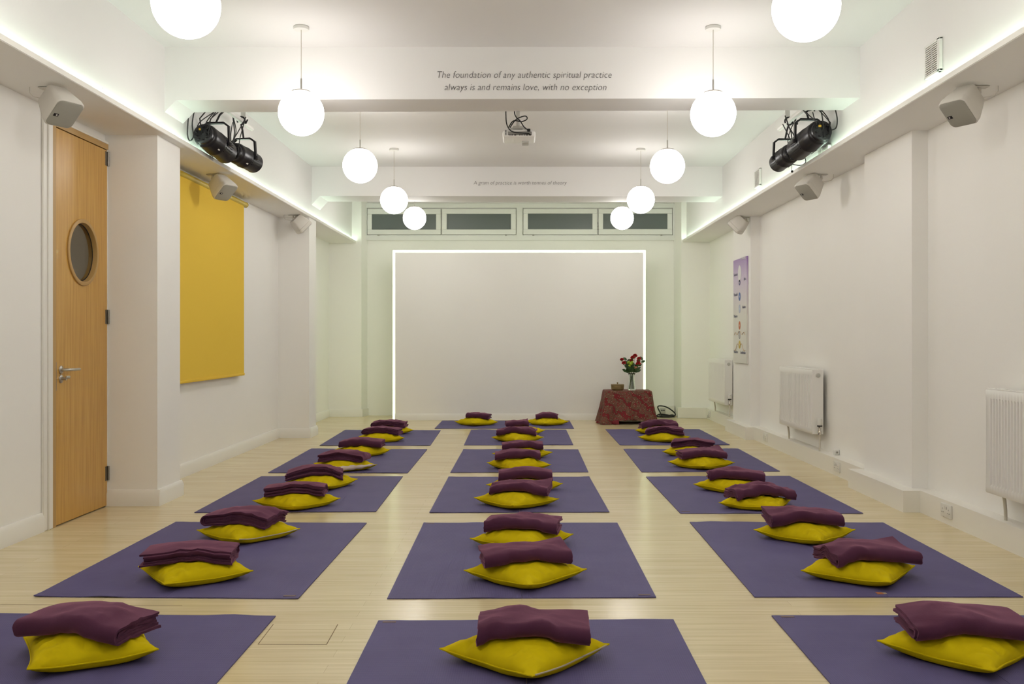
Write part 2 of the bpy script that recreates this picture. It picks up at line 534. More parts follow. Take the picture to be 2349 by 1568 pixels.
# skirting on the left: square foot with a bevelled top
def skirt_left(mm, x, y0, y1, t=0.022, h=0.115):
    def sec(y):
        return [V((x, y, 0)), V((x + t, y, 0)), V((x + t, y, h - 0.03)), V((x + t * 0.55, y, h - 0.008)), V((x + t * 0.4, y, h)), V((x, y, h))]
    mm.loft([sec(y0), sec(y1)])
def skirt_face(mm, y, x0, x1, t=0.022, h=0.115):
    def sec(x):
        return [V((x, y, 0)), V((x, y - t, 0)), V((x, y - t, h - 0.03)), V((x, y - t * 0.55, h - 0.008)), V((x, y - t * 0.4, h)), V((x, y, h))]
    mm.loft([sec(x0), sec(x1)])
m = MB()
skirt_left(m, LW, YN, 5.885)
skirt_face(m, 6.79, -2.94, -2.558)
skirt_left(m, -2.58, 6.79, 7.26)
skirt_left(m, -2.90, 7.24, 11.41)
skirt_face(m, 11.41, -2.90, -2.508)
skirt_left(m, -2.53, 11.41, 11.81)
skirt_left(m, -2.92, 11.79, 14.51)
skirt_face(m, 14.51, -2.92, -2.41)
m.loft([[V((-2.427, 14.49, 0)), V((-2.405, 14.49, 0)), V((-2.35, 14.709, 0)), V((-2.37, 14.709, 0))],
        [V((-2.427, 14.49, 0.11)), V((-2.405, 14.49, 0.11)), V((-2.35, 14.709, 0.11)), V((-2.37, 14.709, 0.11))]])
struct(m.build('baseboard_left', GLOSSW))

# boxed-in skirting on the right, 15 cm high, stepping round the piers
m = MB()
BH = 0.15
m.box(2.711, RW, YN, 6.53, 0, BH)
m.box(2.596, RW, 6.53, 7.63, 0, BH - 0.002)
m.box(2.711, RW, 7.63, 11.18, 0, BH)
m.box(2.608, RW, 11.18, 12.30, 0, BH - 0.002)
m.box(2.73, RW, 12.30, 14.25, 0, BH)
m.box(2.32, RW, 14.25, 14.35, 0, BH)
struct(m.build('baseboard_right', GLOSSW, smooth=False))
m = MB(); m.box(1.80, 2.326, 14.6, YB, 0, BH)
struct(m.build('baseboard_back', GLOSSW, smooth=False))

# a lifting panel let into the floor, and one long open joint
m = MB()
def groove(a, b_, w=0.0016):
    a, b_ = flr(*a), flr(*b_)
    d = (b_ - a).normalized(); n_ = V((-d.y, d.x, 0)) * w
    m.hexa([a - n_, b_ - n_, b_ + n_, a + n_] + [p + V((0, 0, 0.0005)) for p in (a - n_, b_ - n_, b_ + n_, a + n_)])
for a, c in (((592, 1477), (749, 1477.5)), ((749, 1477.5), (775, 1431)), ((592, 1477), (627, 1431)), ((190, 1400), (212, 1387.5)), ((212, 1387.5), (418, 1388)), ((0, 1386), (140, 1387))):
    groove(a, c)
struct(m.build('trim_10', mat('open_joint', (0.22, 0.155, 0.08), 0.8), smooth=False))

# windows high in the far wall
ZW = 14.70
def wx(px): return (px - CX) / F * ZW
def wz(py): return H + (CY - py) / F * ZW
m = MB()   # surround and sill board
m.box(wx(838), wx(1554), 14.665, YB, wz(551), wz(540))
m.box(wx(838), wx(1554), 14.672, YB, wz(477), wz(467))
m.box(wx(838), wx(842.3), 14.668, YB, wz(540), wz(477))
m.box(wx(1542.5), wx(1554), 14.668, YB, wz(540), wz(477))
m.box(wx(1185), wx(1199), 14.668, YB, wz(540), wz(477))
struct(m.build('trim_7', FRAMEW, smooth=False))
WIN = [(842.5, 1012.6, 854, 1000.7, 491.8, 527), (1013.2, 1184.6, 1025.3, 1172, 491, 526.6),
       (1199.4, 1370.8, 1211, 1358.5, 490.3, 526.2), (1371.4, 1542.2, 1383, 1530.2, 490.3, 525.8)]
for i, (x0, x1, p0, p1, q0, q1) in enumerate(WIN):
    w = thing('window_%d' % (i + 1), (wx((x0 + x1) / 2), ZW, wz(540)),
              ['narrow high window behind the two door-side globes, outermost of four', 'narrow high window, second of four from the door side',
               'narrow high window, third of four from the door side', 'narrow high window at the radiator end of the row of four'][i], 'window')
    struct(w)
    a = MB()
    yf = 14.655
    for (b0, b1, c0, c1) in ((x0 + 1, x1 - 1, q0, 479.5), (x0 + 1, x1 - 1, 538.5, q1), (x0 + 1, p0, q1, q0), (p1, x1 - 1, q1, q0)):
        a.box(wx(b0), wx(b1), yf, YB - 0.002, wz(c0), wz(c1), 0.004, 1)
    a.build('window_frame', FRAMEW, w)
    a = MB(); a.box(wx(p0 - 0.5), wx(p1 + 0.5), 14.676, 14.684, wz(q1 + 0.5), wz(q0 - 0.5))
    a.build('pane', PANE, w)
    a = MB()
    xx = x0 + 26 if i in (0, 2) else x1 - 26
    if i == 1: xx = x1 - 24
    if i == 2: xx = x0 + 24
    a.box(wx(xx - 2.2), wx(xx + 2.2), 14.645, 14.67, wz(540.6), wz(539.2), 0.002, 1)
    a.build('window_catch', DSTEEL, w)
    if i == 3:
        a = MB()
        for yy in (512, 520, 526):
            a.box(wx(1370.2), wx(1371.8), 14.648, 14.66, wz(yy + 2), wz(yy - 1.5), 0.001, 1)
        a.build('window_hinge', DSTEEL, w)

# ------------------------------------------------------------------ door
DX = -2.93
D0, D1, DT = 6.03, 6.775, 2.51
dr = struct(thing('door_1', (DX, (D0 + D1) / 2, 0), 'tall pale beech door with round porthole and lever handle', 'door'))
m = MB()
m.box(LW - 0.14, DX + 0.004, 5.985, D0 - 0.004, 0, DT + 0.045)
m.box(LW - 0.14, DX + 0.004, D0 - 0.004, D1 + 0.012, DT + 0.006, DT + 0.045)
m.build('door_lining', EDGEW, dr, smooth=False)
m = MB()
m.box(LW, DX + 0.006, 5.93, 5.985, 0, SH - 0.004, 0.004, 1)
m.box(LW, DX - 0.004, 5.885, 5.93, 0, SH - 0.004, 0.003, 1)
m.box(LW, DX + 0.006, 5.985, 6.788, DT + 0.045, DT + 0.062, 0.003, 1)
m.box(LW - 0.14, DX - 0.002, D1 + 0.006, 6.789, 0, DT + 0.045)
m.build('architrave', GLOSSW, dr)
pc = V((DX, 6.40, 1.758)); PR = 0.20
corners = [(D0, 0.008), (D1, 0.008), (D1, DT), (D0, DT)]
angs = sorted([2 * pi * k / 64 for k in range(64)] + [atan2(z - pc.z, y - pc.y) % (2 * pi) for y, z in corners])
def on_rect(a):
    dy, dz = cos(a), sin(a)
    t = 1e9
    for lim, p, d in ((D0, pc.y, dy), (D1, pc.y, dy), (0.008, pc.z, dz), (DT, pc.z, dz)):
        if abs(d) > 1e-9:
            s = (lim - p) / d
            if s > 1e-6:
                t = min(t, s)
    return pc.y + dy * t, pc.z + dz * t
m = MB()
def ring(x, r):
    return [V((x, pc.y + cos(a) * r, pc.z + sin(a) * r)) for a in angs]
def rect(x):
    return [V((x, *on_rect(a))) for a in angs]
m.loft([ring(DX - 0.044, PR), ring(DX, PR), rect(DX), rect(DX - 0.044), ring(DX - 0.044, PR)], cap=False)
m.build('door_leaf', DOORW, dr, ang=30)
m = MB()
def pring(x, r, n=64): return [V((x, pc.y + cos(2 * pi * k / n) * r, pc.z + sin(2 * pi * k / n) * r)) for k in range(n)]
m.loft([pring(DX - 0.05, 0.200), pring(DX + 0.0005, 0.222), pring(DX + 0.008, 0.222), pring(DX + 0.011, 0.217), pring(DX + 0.010, 0.197), pring(DX - 0.018, 0.192), pring(DX - 0.05, 0.192), pring(DX - 0.05, 0.200)], cap=False)
m.build('porthole_ring', EDGEW, dr)
m = MB(); m.lathe([(0.193, -0.003), (0.193, 0.003)], pc + V((-0.026, 0, 0)), V((1, 0, 0)), 48)
m.build('porthole_glass', VGLASS, dr)
m = MB()
m.loft([pring(DX - 0.0215, 0.1925), pring(DX - 0.0185, 0.1925), pring(DX - 0.0185, 0.186), pring(DX - 0.0215, 0.186), pring(DX - 0.0215, 0.1925)], cap=False)
m.build('porthole_gasket', RUBBER, dr)
hy, hz = 6.092, onx(134, 848, DX).z
m = MB()
m.lathe([(0.026, 0), (0.026, 0.006), (0.022, 0.009)], V((DX, hy, hz)), V((1, 0, 0)), 32)
m.tube([V((DX + 0.005, hy, hz)), V((DX + 0.045, hy, hz)), V((DX + 0.056, hy + 0.008, hz)), V((DX + 0.058, hy + 0.03, hz)), V((DX + 0.058, hy + 0.135, hz))], 0.0095, 14)
m.build('door_handle', STEEL, dr)
lz = onx(134, 869, DX).z
m = MB()
m.lathe([(0.026, 0), (0.026, 0.006), (0.022, 0.009)], V((DX, hy, lz)), V((1, 0, 0)), 32)
m.cyl(V((DX + 0.005, hy, lz)), V((DX + 0.038, hy, lz)), 0.010)
m.box(DX + 0.036, DX + 0.048, hy - 0.012, hy + 0.034, lz + 0.001, lz + 0.02, 0.004)
m.build('door_lock', STEEL, dr)
m = MB(); m.box(DX - 0.03, DX + 0.003, D0 - 0.003, D0 + 0.004, hz - 0.13, hz + 0.05)
m.build('latch_plate', DSTEEL, dr)
for py in (368, 727, 1082):
    zz = onx(254, py, DX).z
    m = MB()
    m.cyl(V((DX + 0.008, D1 + 0.004, zz - 0.05)), V((DX + 0.008, D1 + 0.004, zz + 0.05)), 0.0075, seg=12)
    m.box(DX - 0.002, DX + 0.0025, D1 - 0.03, D1 + 0.004, zz - 0.05, zz + 0.05)
    for q in (-0.03, -0.01, 0.01, 0.03):
        m.cyl(V((DX + 0.008, D1 + 0.004, zz + q - 0.001)), V((DX + 0.008, D1 + 0.004, zz + q + 0.001)), 0.0085, seg=12)
    m.build('hinge', DSTEEL, dr)
# the passage behind the door
m = MB()
m.box(-4.9, -4.8, 4.9, 8.6, 0, 3.0)
for z0, z1, t in ((2.0, 2.12, 0.05), (1.86, 1.89, 0.03), (1.64, 1.70, 0.04)):
    m.box(-4.8, -4.8 + t, 4.9, 8.6, z0, z1)
for yy in (7.1, 7.55, 7.98):
    m.box(-4.8, -4.775, yy, yy + 0.05, 0, 1.64)
m.box(-4.9, -3.25, 4.8, 4.9, 0, 3.0)
m.box(-4.9, -3.25, 8.6, 8.7, 0, 3.0)
m.box(-4.9, -3.25, 4.8, 8.7, 2.9, 3.0)
m.box(-4.9, -3.4, 4.8, 8.7, -0.1, 0.0)
struct(m.build('wall_passage', WALL, smooth=False))
pl = bpy.data.lights.new('passage_fill', 'POINT'); pl.energy = 1.6; pl.shadow_soft_size = 0.1; pl.color = (1, 0.9, 0.75)  # unseen fill light, added so the passage shows through the porthole
po = bpy.data.objects.new('passage_fill', pl); po.location = (-3.9, 5.4, 2.6); COL.objects.link(po)

# ------------------------------------------------------------------ far panel with its light strips
PZ = 13.89
p0, p1 = at(900.8, 963, PZ).x, at(1481.2, 963, PZ).x
ptop = at(0, 573.5, PZ).z
LWD = 0.034
pn = thing('backlit_panel', ((p0 + p1) / 2, PZ + 0.05, 0), 'large plain white panel edged with bright strips at the far end', 'wall panel')
m = MB(); m.box(p0 + LWD, p1 - LWD, PZ, PZ + 0.14, 0, ptop - LWD)
m.build('panel_face', WALL, pn, smooth=False)
for nm, bx in (('light_strip', (p0, p0 + LWD, 0, ptop)), ('light_strip', (p1 - LWD, p1, 0, ptop)), ('light_strip', (p0 + LWD, p1 - LWD, ptop - LWD, ptop))):
    m = MB(); m.box(bx[0], bx[1], PZ + 0.003, PZ + 0.10, bx[2], bx[3])
    m.build(nm, LEDP, pn, smooth=False)
m = MB(); skirt_face(m, PZ, p0 + LWD, p1 - LWD, 0.02, 0.095)
m.build('skirting', GLOSSW, pn)

# ------------------------------------------------------------------ wall lettering
def lettering(name, lines, Y, label):
    t = thing(name, at((lines[0][1] + lines[0][2]) / 2, lines[-1][3], Y), label, 'wall lettering')
    for body, x0, x1, ybase, cap in lines:
        w = (x1 - x0) / F * Y
        size = cap / 0.72 * Y / F
        words = body.split(' ')
        spans = []
        full = text_mesh('t', body, size, TEXTG, None, shear=0.19, thin=-0.0012, align='LEFT')
        fx = [v.co.x for v in full.vertices]
        f0, f1 = min(fx), max(fx)
        bpy.data.meshes.remove(full)
        for k, wd in enumerate(words):
            me = text_mesh('t', ' '.join(words[:k + 1]), size, TEXTG, None, shear=0.19, thin=-0.0012, align='LEFT')
            e1 = max(v.co.x for v in me.vertices)
            bpy.data.meshes.remove(me)
            me = text_mesh('t', wd, size, TEXTG, None, shear=0.19, thin=-0.0012, align='LEFT')
            ex = max(v.co.x for v in me.vertices)
            p = at(x0, ybase, Y)
            sc = w / (f1 - f0)
            mm = MB()
            add_text(mm, me, Matrix.Translation(V((p.x, Y - 0.0012, p.z))) @ Matrix.Diagonal((sc, 1, 1, 1)) @ Matrix.Translation(V((e1 - ex - f0, 0, 0))))
            mm.build('printed_word', TEXTG, t, smooth=False)
    return t
lettering('wall_quote', [('The foundation of any authentic spiritual practice', 1003.5, 1403, 178.5, 15.8),
                         ('always is and remains love, with no exception', 1020, 1391, 207, 15.8)], 6.90,
          'two lines of grey italic lettering on the nearer ceiling beam')
lettering('wall_quote', [('A gram of practice is worth tonnes of theory', 1086.5, 1300, 423, 8.8)], 11.73,
          'single line of small grey italic lettering on the farther ceiling beam')

# ------------------------------------------------------------------ pendant globes
def pendant(x, y, zc, label):
    t = thing('globe_pendant', (x, y, CH), label, 'pendant lamp', 'opal globe pendants in two rows')
    R = 0.152
    c = V((x, y, zc))
    mm = MB(); mm.lathe([(0.052, 0), (0.052, 0.016), (0.048, 0.022)], V((x, y, CH - 0.022)), V((0, 0, 1)), 36)
    mm.build('ceiling_rose', PLASTIC, t)
    mm = MB(); mm.cyl(V((x, y, zc + R + 0.07)), V((x, y, CH - 0.02)), 0.0022, seg=8)
    mm.build('cord', CORD, t)
    mm = MB(); mm.cyl(V((x, y, zc + R + 0.004)), V((x, y, zc + R + 0.078)), 0.0055, seg=14)
    mm.build('rod', STEEL, t)
    mm = MB()
    pr = [(0.062 * k / 6, sqrt(R * R - (0.062 * k / 6) ** 2) + 0.0065) for k in range(6, -1, -1)]
    mm.lathe([(0.060, pr[0][1] - 0.008)] + pr, c, V((0, 0, 1)), 36)
    mm.build('gallery_cap', DSTEEL, t)
    mm = MB()
    bmesh.ops.create_icosphere(mm.bm, subdivisions=4, radius=R, matrix=Matrix.Translation(c))
    mm.build('globe', GLOBE, t, ang=180)
    return t
ROWS = ['nearest the camera, cut by the top edge', 'second from the camera', 'third from the camera', 'fourth from the camera', 'farthest, in front of the windows']
for i, (Z, lx, ly, rx, ry) in enumerate([(4.36, 427, 10, 1849, 17), (6.45, 691, 259, 1636, 261), (8.45, 826, 380, 1531, 381),
                                         (10.61, 904, 459, 1470, 458), (12.60, 951, 500, 1427, 500)]):
    for px, py, side in ((lx, ly, 'door-side'), (rx, ry, 'radiator-side')):
        q = at(px, py, Z)
        pendant(q.x, Z, q.z, 'white opal globe pendant, %s row, %s' % (side, ROWS[i]))
for Z, w in ((2.30, 'just above the camera, out of view'), (0.25, 'over the camera, out of view')):  # unseen pairs continuing the rows, added to light the near half
    for x, side in ((-1.50, 'door-side'), (1.30, 'radiator-side')):
        pendant(x, Z, 2.70, 'white opal globe pendant, %s row, %s' % (side, w))

# ------------------------------------------------------------------ speakers
def rrect(c, u, v, w, h, r, n=5):
    pts = []
    for sx, sy, a0 in ((1, 1, 0), (-1, 1, pi / 2), (-1, -1, pi), (1, -1, 3 * pi / 2)):
        for k in range(n + 1):
            a = a0 + (pi / 2) * k / n
            pts.append(c + u * (sx * (w / 2 - r) + cos(a) * r) + v * (sy * (h / 2 - r) + sin(a) * r))
    return pts
def speaker(cpos, mount, sgn, phi, psi, label, W=0.175, Hh=0.185, D=0.165):
    """sgn +1: left wall (faces +x), -1: right wall"""
    f, q = radians(phi), radians(psi)
    d = V((sgn * cos(q) * cos(f), -cos(q) * sin(f), -sin(q)))
    u = V((sgn * sin(f), cos(f), 0))
    v = d.cross(u).normalized()
    if v.z > 0: v = -v
    t = thing('wall_speaker', mount, label, 'loudspeaker', 'wall speakers under the cove shelves')
    fc = cpos + d * (D * 0.5)
    mm = MB()
    mm.loft([rrect(fc - d * D, u, v, W * 0.66, Hh * 0.70, 0.02), rrect(fc - d * (D - 0.008), u, v, W * 0.73, Hh * 0.76, 0.025),
             rrect(fc - d * 0.05, u, v, W * 0.97, Hh * 0.97, 0.03), rrect(fc - d * 0.046, u, v, W * 0.955, Hh * 0.955, 0.03),
             rrect(fc - d * 0.042, u, v, W * 0.955, Hh * 0.955, 0.03), rrect(fc - d * 0.038, u, v, W, Hh, 0.03),
             rrect(fc - d * 0.006, u, v, W, Hh, 0.03), rrect(fc, u, v, W * 0.96, Hh * 0.96, 0.03)])
    mm.build('cabinet', CABINET, t)
    mm = MB(); mm.loft([rrect(fc - d * 0.002, u, v, W * 0.93, Hh * 0.93, 0.028), rrect(fc + d * 0.003, u, v, W * 0.92, Hh * 0.92, 0.028), rrect(fc + d * 0.006, u, v, W * 0.84, Hh * 0.84, 0.024)])
    g = mm.build('grille', GREYGRILLE, t)
    bc = fc + d * 0.0055 + v * (Hh * 0.06) - u * (sgn * W * 0.30)
    mm = MB(); mm.loft([rrect(bc - d * 0.002, u, v, 0.030, 0.018, 0.001, 1), rrect(bc + d * 0.0015, u, v, 0.030, 0.018, 0.001, 1)])
    bd = mm.build('badge', BLACK, g)
    mm = MB(); mm.loft([rrect(bc + d * 0.0005 + u * 0.004, u, v, 0.009, 0.009, 0.003, 3), rrect(bc + d * 0.0022 + u * 0.004, u, v, 0.009, 0.009, 0.003, 3)])
    mm.build('badge_mark', PLASTIC, g)
    mm = MB()
    back = fc - d * (D - 0.002)
    m0 = V(mount)
    mm.box(m0.x - 0.05, m0.x + 0.05, m0.y - 0.03, m0.y + 0.03, m0.z - 0.008, m0.z - 0.0025, 0.002, 1)
    mm.cyl(m0 - V((0, 0, 0.004)), m0 - V((0, 0, 0.03)), 0.012, seg=14)
    mm.ball(m0 - V((0, 0, 0.035)), 0.014)
    mm.tube([m0 - V((0, 0, 0.034)), (m0 + back) / 2 - V((0, 0, 0.02)), back], 0.008, 10)
    mm.build('bracket', CABINET, t)
    mm = MB()
    w0 = m0 + V((-sgn * 0.10, -0.02, -0.002))
    mm.tube([w0, w0 + V((0.0, 0, -0.03)), w0 + V((sgn * 0.02, 0.0, -0.055)), back + V((-sgn * 0.008, 0, -0.03)), back + d * 0.01], 0.0025, 6)
    mm.build('cable', CABINET, t)
    return t
S0 = SH - 0.002
def spk(px, py, Z, mx, my, sgn, phi, psi, label):
    p = at(px, py, Z)
    Zm = (S0 - H) * F / (CY - my)
    q = at(mx, my, Zm)
    speaker(p, V((q.x, Zm, S0)), sgn, phi, psi, label)
spk(134, 240, 5.42, 112, 201, 1, 28, 48, 'white box speaker tilted over the top of the beech door')
spk(508, 427, 8.37, 488, 400, 1, 28, 48, 'white box speaker in front of the yellow blind')
spk(688, 512, 11.2, 672, 493, 1, -32, 44, 'white box speaker turned away at the door-side far pier')
spk(2212, 238, 5.42, 2246, 198, -1, 28, 48, 'white box speaker nearest the camera on the radiator side')
spk(1860, 426, 8.37, 1884, 400, -1, 28, 48, 'white box speaker above the middle radiator')
spk(1696, 513, 11.3, 1712, 498, -1, -32, 44, 'white box speaker turned away above the violet chart')

# ------------------------------------------------------------------ stage spotlights
def spotlight(rear, front, r, barz, label, tilt, cord_seed, sticker=True):
    barx = -2.38 if rear.x < 0 else 2.27
    rnd = random.Random(cord_seed)
    a = (front - rear).normalized()
    Lg = (front - rear).length
    s = a.cross(V((0, 0, 1))).normalized()
    up = s.cross(a).normalized()
    mid = rear + a * (Lg * 0.55)
    t = thing('stage_spotlight', V((mid.x, mid.y, barz)), label, 'stage light', 'stage spotlights hung behind the nearer beam')
    mm = MB()
    mm.lathe([(r * 0.80, 0), (r * 0.95, 0.012), (r, 0.03), (r, Lg * 0.42), (r * 1.04, Lg * 0.43), (r * 1.04, Lg * 0.47), (r * 0.97, Lg * 0.48),
              (r * 0.97, Lg * 0.97), (r * 0.99, Lg), (r * 0.90, Lg), (r * 0.88, Lg * 0.90)], rear, a, 40)
    body = mm.build('body', BLACK, t, ang=50)
    mm = MB()
    mm.lathe([(r * 0.70, -0.035), (r * 0.82, -0.028), (r * 0.82, 0.004)], rear, a, 32)
    for k in range(9):
        an = 2 * pi * k / 9
        o = rear + s * (cos(an) * r * 0.55) + up * (sin(an) * r * 0.55)
        mm.bar(o - a * 0.05, o + a * 0.01, 0.016, 0.008, s)
    mm.build('rear_cap', BLACK, t)
    mm = MB(); mm.lathe([(r * 0.86, Lg * 0.9), (r * 0.6, Lg * 0.925), (0.001, Lg * 0.94)], rear, a, 32)
    mm.build('lens', PANE, t)
    for k0 in (0, pi):      # cooling ribs on both flanks
        mm = MB()
        for k in range(8):
            an = radians(-42 + 84 * k / 7) + k0
            rad = s * cos(an) + up * sin(an)
            o = rear + rad * (r + 0.002)
            mm.bar(o + a * (Lg * 0.50), o + a * (Lg * 0.80), 0.004, 0.008, rad)
        mm.build('cooling_ribs', BLACK, t)
    # yoke
    up2 = (V((0, 0, 1)) + a * tilt).normalized()
    hy_ = r + 0.075
    mm = MB()
    for sg in (-1, 1):
        q0 = mid + s * (sg * (r + 0.010)) - up2 * 0.01
        q1 = mid + s * (sg * (r + 0.012)) + up2 * (hy_ * 0.85)
        q2 = mid + s * (sg * (r * 0.72)) + up2 * hy_
        mm.bar(q0, q1, 0.024, 0.015, a)
        mm.bar(q1 - up2 * 0.003, q2, 0.024, 0.014, a)
    mm.bar(mid - s * (r * 0.74) + up2 * hy_, mid + s * (r * 0.74) + up2 * hy_, 0.024, 0.014, a)
    mm.build('yoke', BLACK, t)
    for sg in (-1, 1):
        mm = MB(); o = mid + s * (sg * (r + 0.012))
        mm.lathe([(0.018, 0), (0.018, 0.012), (0.008, 0.02)], o, s * sg, 14)
        mm.build('pivot_knob', BLACK, t)
    # hook clamp up to the bar
    top = mid + up2 * hy_
    bp_ = V((barx, mid.y + 0.02, 3.03))
    mm = MB()
    mm.tube([top, top + (bp_ - top) * 0.5, bp_ - V((0, 0, 0.034))], 0.008, 10)
    mm.tube([bp_ + V((0.033 * cos(k), 0, 0.033 * sin(k))) for k in [(-90 + 300 * j / 12) * pi / 180 for j in range(13)]], 0.007, 8)
    mm.bar(bp_ + V((0.02, -0.03, -0.03)), bp_ + V((0.06, -0.05, -0.02)), 0.012, 0.006)
    mm.bar(bp_ + V((0.055, -0.06, -0.04)), bp_ + V((0.065, -0.035, 0.0)), 0.012, 0.006)
    mm.build('hook_clamp', BLACK, t)
    mm = MB()   # mains lead from the rear
    e0 = rear - a * 0.03
    mm.tube([e0, e0 - a * 0.025 + V((0, 0, 0.02)), e0 - a * 0.02 + V((0.02 * rnd.uniform(-1, 1), 0, 0.11)), e0 + a * 0.03 + V((0, 0, 0.17)), V((barx - 0.05, mid.y - 0.05, 3.06))], 0.005, 8)
    mm.tube([e0 + s * 0.03, e0 - a * 0.02 + s * 0.05 - V((0, 0, 0.03)), e0 - a * 0.01 + s * 0.06 + V((0, 0, 0.06)), e0 + a * 0.05 + s * 0.04 + V((0, 0, 0.13)), V((barx + 0.05, mid.y - 0.02, 3.05))], 0.004, 8)
    for k in range(3):
        o1 = e0 + s * rnd.uniform(-0.05, 0.05) + up * rnd.uniform(-0.03, 0.05)
        o2 = V((barx + rnd.choice((-0.05, 0.05)), mid.y + rnd.uniform(-0.12, 0.05), 3.03 + rnd.uniform(-0.05, 0.04)))
        mm.tube(smooth_path([o1, o1 - a * rnd.uniform(0.01, 0.03) - V((0, 0, rnd.uniform(-0.02, 0.05))), (o1 + o2) / 2 + V((rnd.uniform(-0.05, 0.05), rnd.uniform(-0.05, 0.02), -0.02)), o2], 6), 0.0042, 6)
    mm.build('mains_lead', RUBBER, t)
    mm = MB(); o1 = e0 + up * 0.035 - s * 0.02
    mm.box(o1.x - 0.012, o1.x + 0.012, o1.y - 0.012, o1.y + 0.012, o1.z - 0.009, o1.z + 0.009, 0.004)
    mm.build('cable_clip', flat('clip_yellow', (0.6, 0.36, 0.03)), t)
    if sticker:
        flank = s if s.dot(-rear) > 0 else -s
        an = radians(-50)
        rad = (flank * cos(an) + up * sin(an)).normalized()
        o = rear + a * (Lg * 0.30) + rad * (r + 0.001)
        mm = MB(); mm.bar(o, o + a * 0.028, 0.011, 0.0015, rad.cross(a))
        mm.build('sticker', PLASTIC, body)
    return t
spotlight(V((-2.452, 7.41, 2.755)), V((-2.412, 7.82, 2.700)), 0.094, 3.03, 'black stage spotlight on the door side, the nearer of two', -0.1, 1)
spotlight(V((-2.372, 7.92, 2.720)), V((-2.312, 8.27, 2.695)), 0.086, 3.00, 'black stage spotlight on the door side, the lower farther one', -0.2, 2)
spotlight(V((2.312, 7.42, 2.782)), V((2.262, 7.86, 2.735)), 0.097, 3.03, 'big black stage spotlight on the radiator side, nearer the beam', -0.1, 3, False)
spotlight(V((2.235, 7.96, 2.722)), V((2.215, 8.28, 2.700)), 0.082, 3.00, 'black stage spotlight on the radiator side, farther with dangling lead', -0.2, 4, False)
for sg, x, lab in ((-1, -2.38, 'white bar carrying the two spotlights on the door side'), (1, 2.27, 'white bar carrying the two spotlights on the radiator side')):
    t = thing('lighting_bar', (x, 7.275, 3.03), lab, 'lighting bar', 'white bars behind the nearer beam')
    mm = MB(); mm.cyl(V((x, 7.285, 3.03)), V((x - sg * 0.0, 8.45, 3.03)), 0.022, seg=20)
    mm.build('pole', PLASTIC, t)
    mm = MB(); mm.box(x - 0.06, x + 0.06, 7.275, 7.287, 2.96, 3.10, 0.003, 1)
    mm.build('wall_plate', PLASTIC, t)
    for yy in (7.6, 8.2):
        mm = MB(); mm.bar(V((x, yy, 3.04)), V((x, yy, CH)), 0.04, 0.02)
        mm.box(x - 0.05, x + 0.05, yy - 0.03, yy + 0.03, CH - 0.008, CH)
        mm.build('hanger', PLASTIC, t)
# loose loops of flex by the spotlights
def flex(name, pts, r, label, mtl=None, cat='cable'):
    P = [V(p) for p in pts]
    out = []
    n = len(P)
    for i in range(n - 1):
        p_0, p_1, p_2, p_3 = P[max(i - 1, 0)], P[i], P[i + 1], P[min(i + 2, n - 1)]
        for k in range(6):
            t = k / 6
            out.append(0.5 * ((2 * p_1) + (p_2 - p_0) * t + (2 * p_0 - 5 * p_1 + 4 * p_2 - p_3) * t * t + (3 * p_1 - p_0 - 3 * p_2 + p_3) * t ** 3))
    out.append(P[-1])
    mm = MB(); mm.tube(out, r, 8)
    return tag(mm.build(name, mtl or RUBBER, None, P[0]), label, cat)
flex('cable', [(-2.52, 7.285, 3.0), (-2.535, 7.29, 2.86), (-2.545, 7.30, 2.74), (-2.53, 7.305, 2.69), (-2.50, 7.30, 2.72), (-2.505, 7.29, 2.82), (-2.48, 7.285, 2.95)], 0.005,
     'black lead looping down the wall behind the door-side spotlights')
flex('cable', [(2.34, 7.285, 3.05), (2.375, 7.29, 2.95), (2.40, 7.30, 2.86), (2.395, 7.305, 2.79), (2.36, 7.30, 2.77)], 0.005,
     'black lead hanging beside the radiator-side spotlights')
flex('cable', [at(1846, 360, 8.2), at(1848, 372, 8.2), at(1836, 379, 8.2), at(1815, 376, 8.2), at(1806, 371, 8.2)], 0.004,
     'black lead looping under the lower radiator-side spotlight')
t = thing('safety_cord', at(1816, 377, 8.2), 'short black cord with a small knob under the radiator-side spotlight', 'cord')
mm = MB(); mm.tube([at(1816.5, 377, 8.2), at(1816.5, 390, 8.2)], 0.002, 6); mm.build('cord', RUBBER, t)
mm = MB(); mm.ball(at(1817, 393, 8.2), 0.011, 10, 8); mm.build('knob', RUBBER, t)
m = MB(); q = at(1886, 338, 7.62)
m.box(upR(7.6) - 0.028, upR(7.6) - 0.001, 7.55, 7.80, 2.67, 2.71, 0.004)
tag(m.build('junction_box', PLASTIC, None, (upR(7.6), 7.67, 2.67)), 'small white box on the upper wall beneath the radiator-side spotlights', 'junction box')

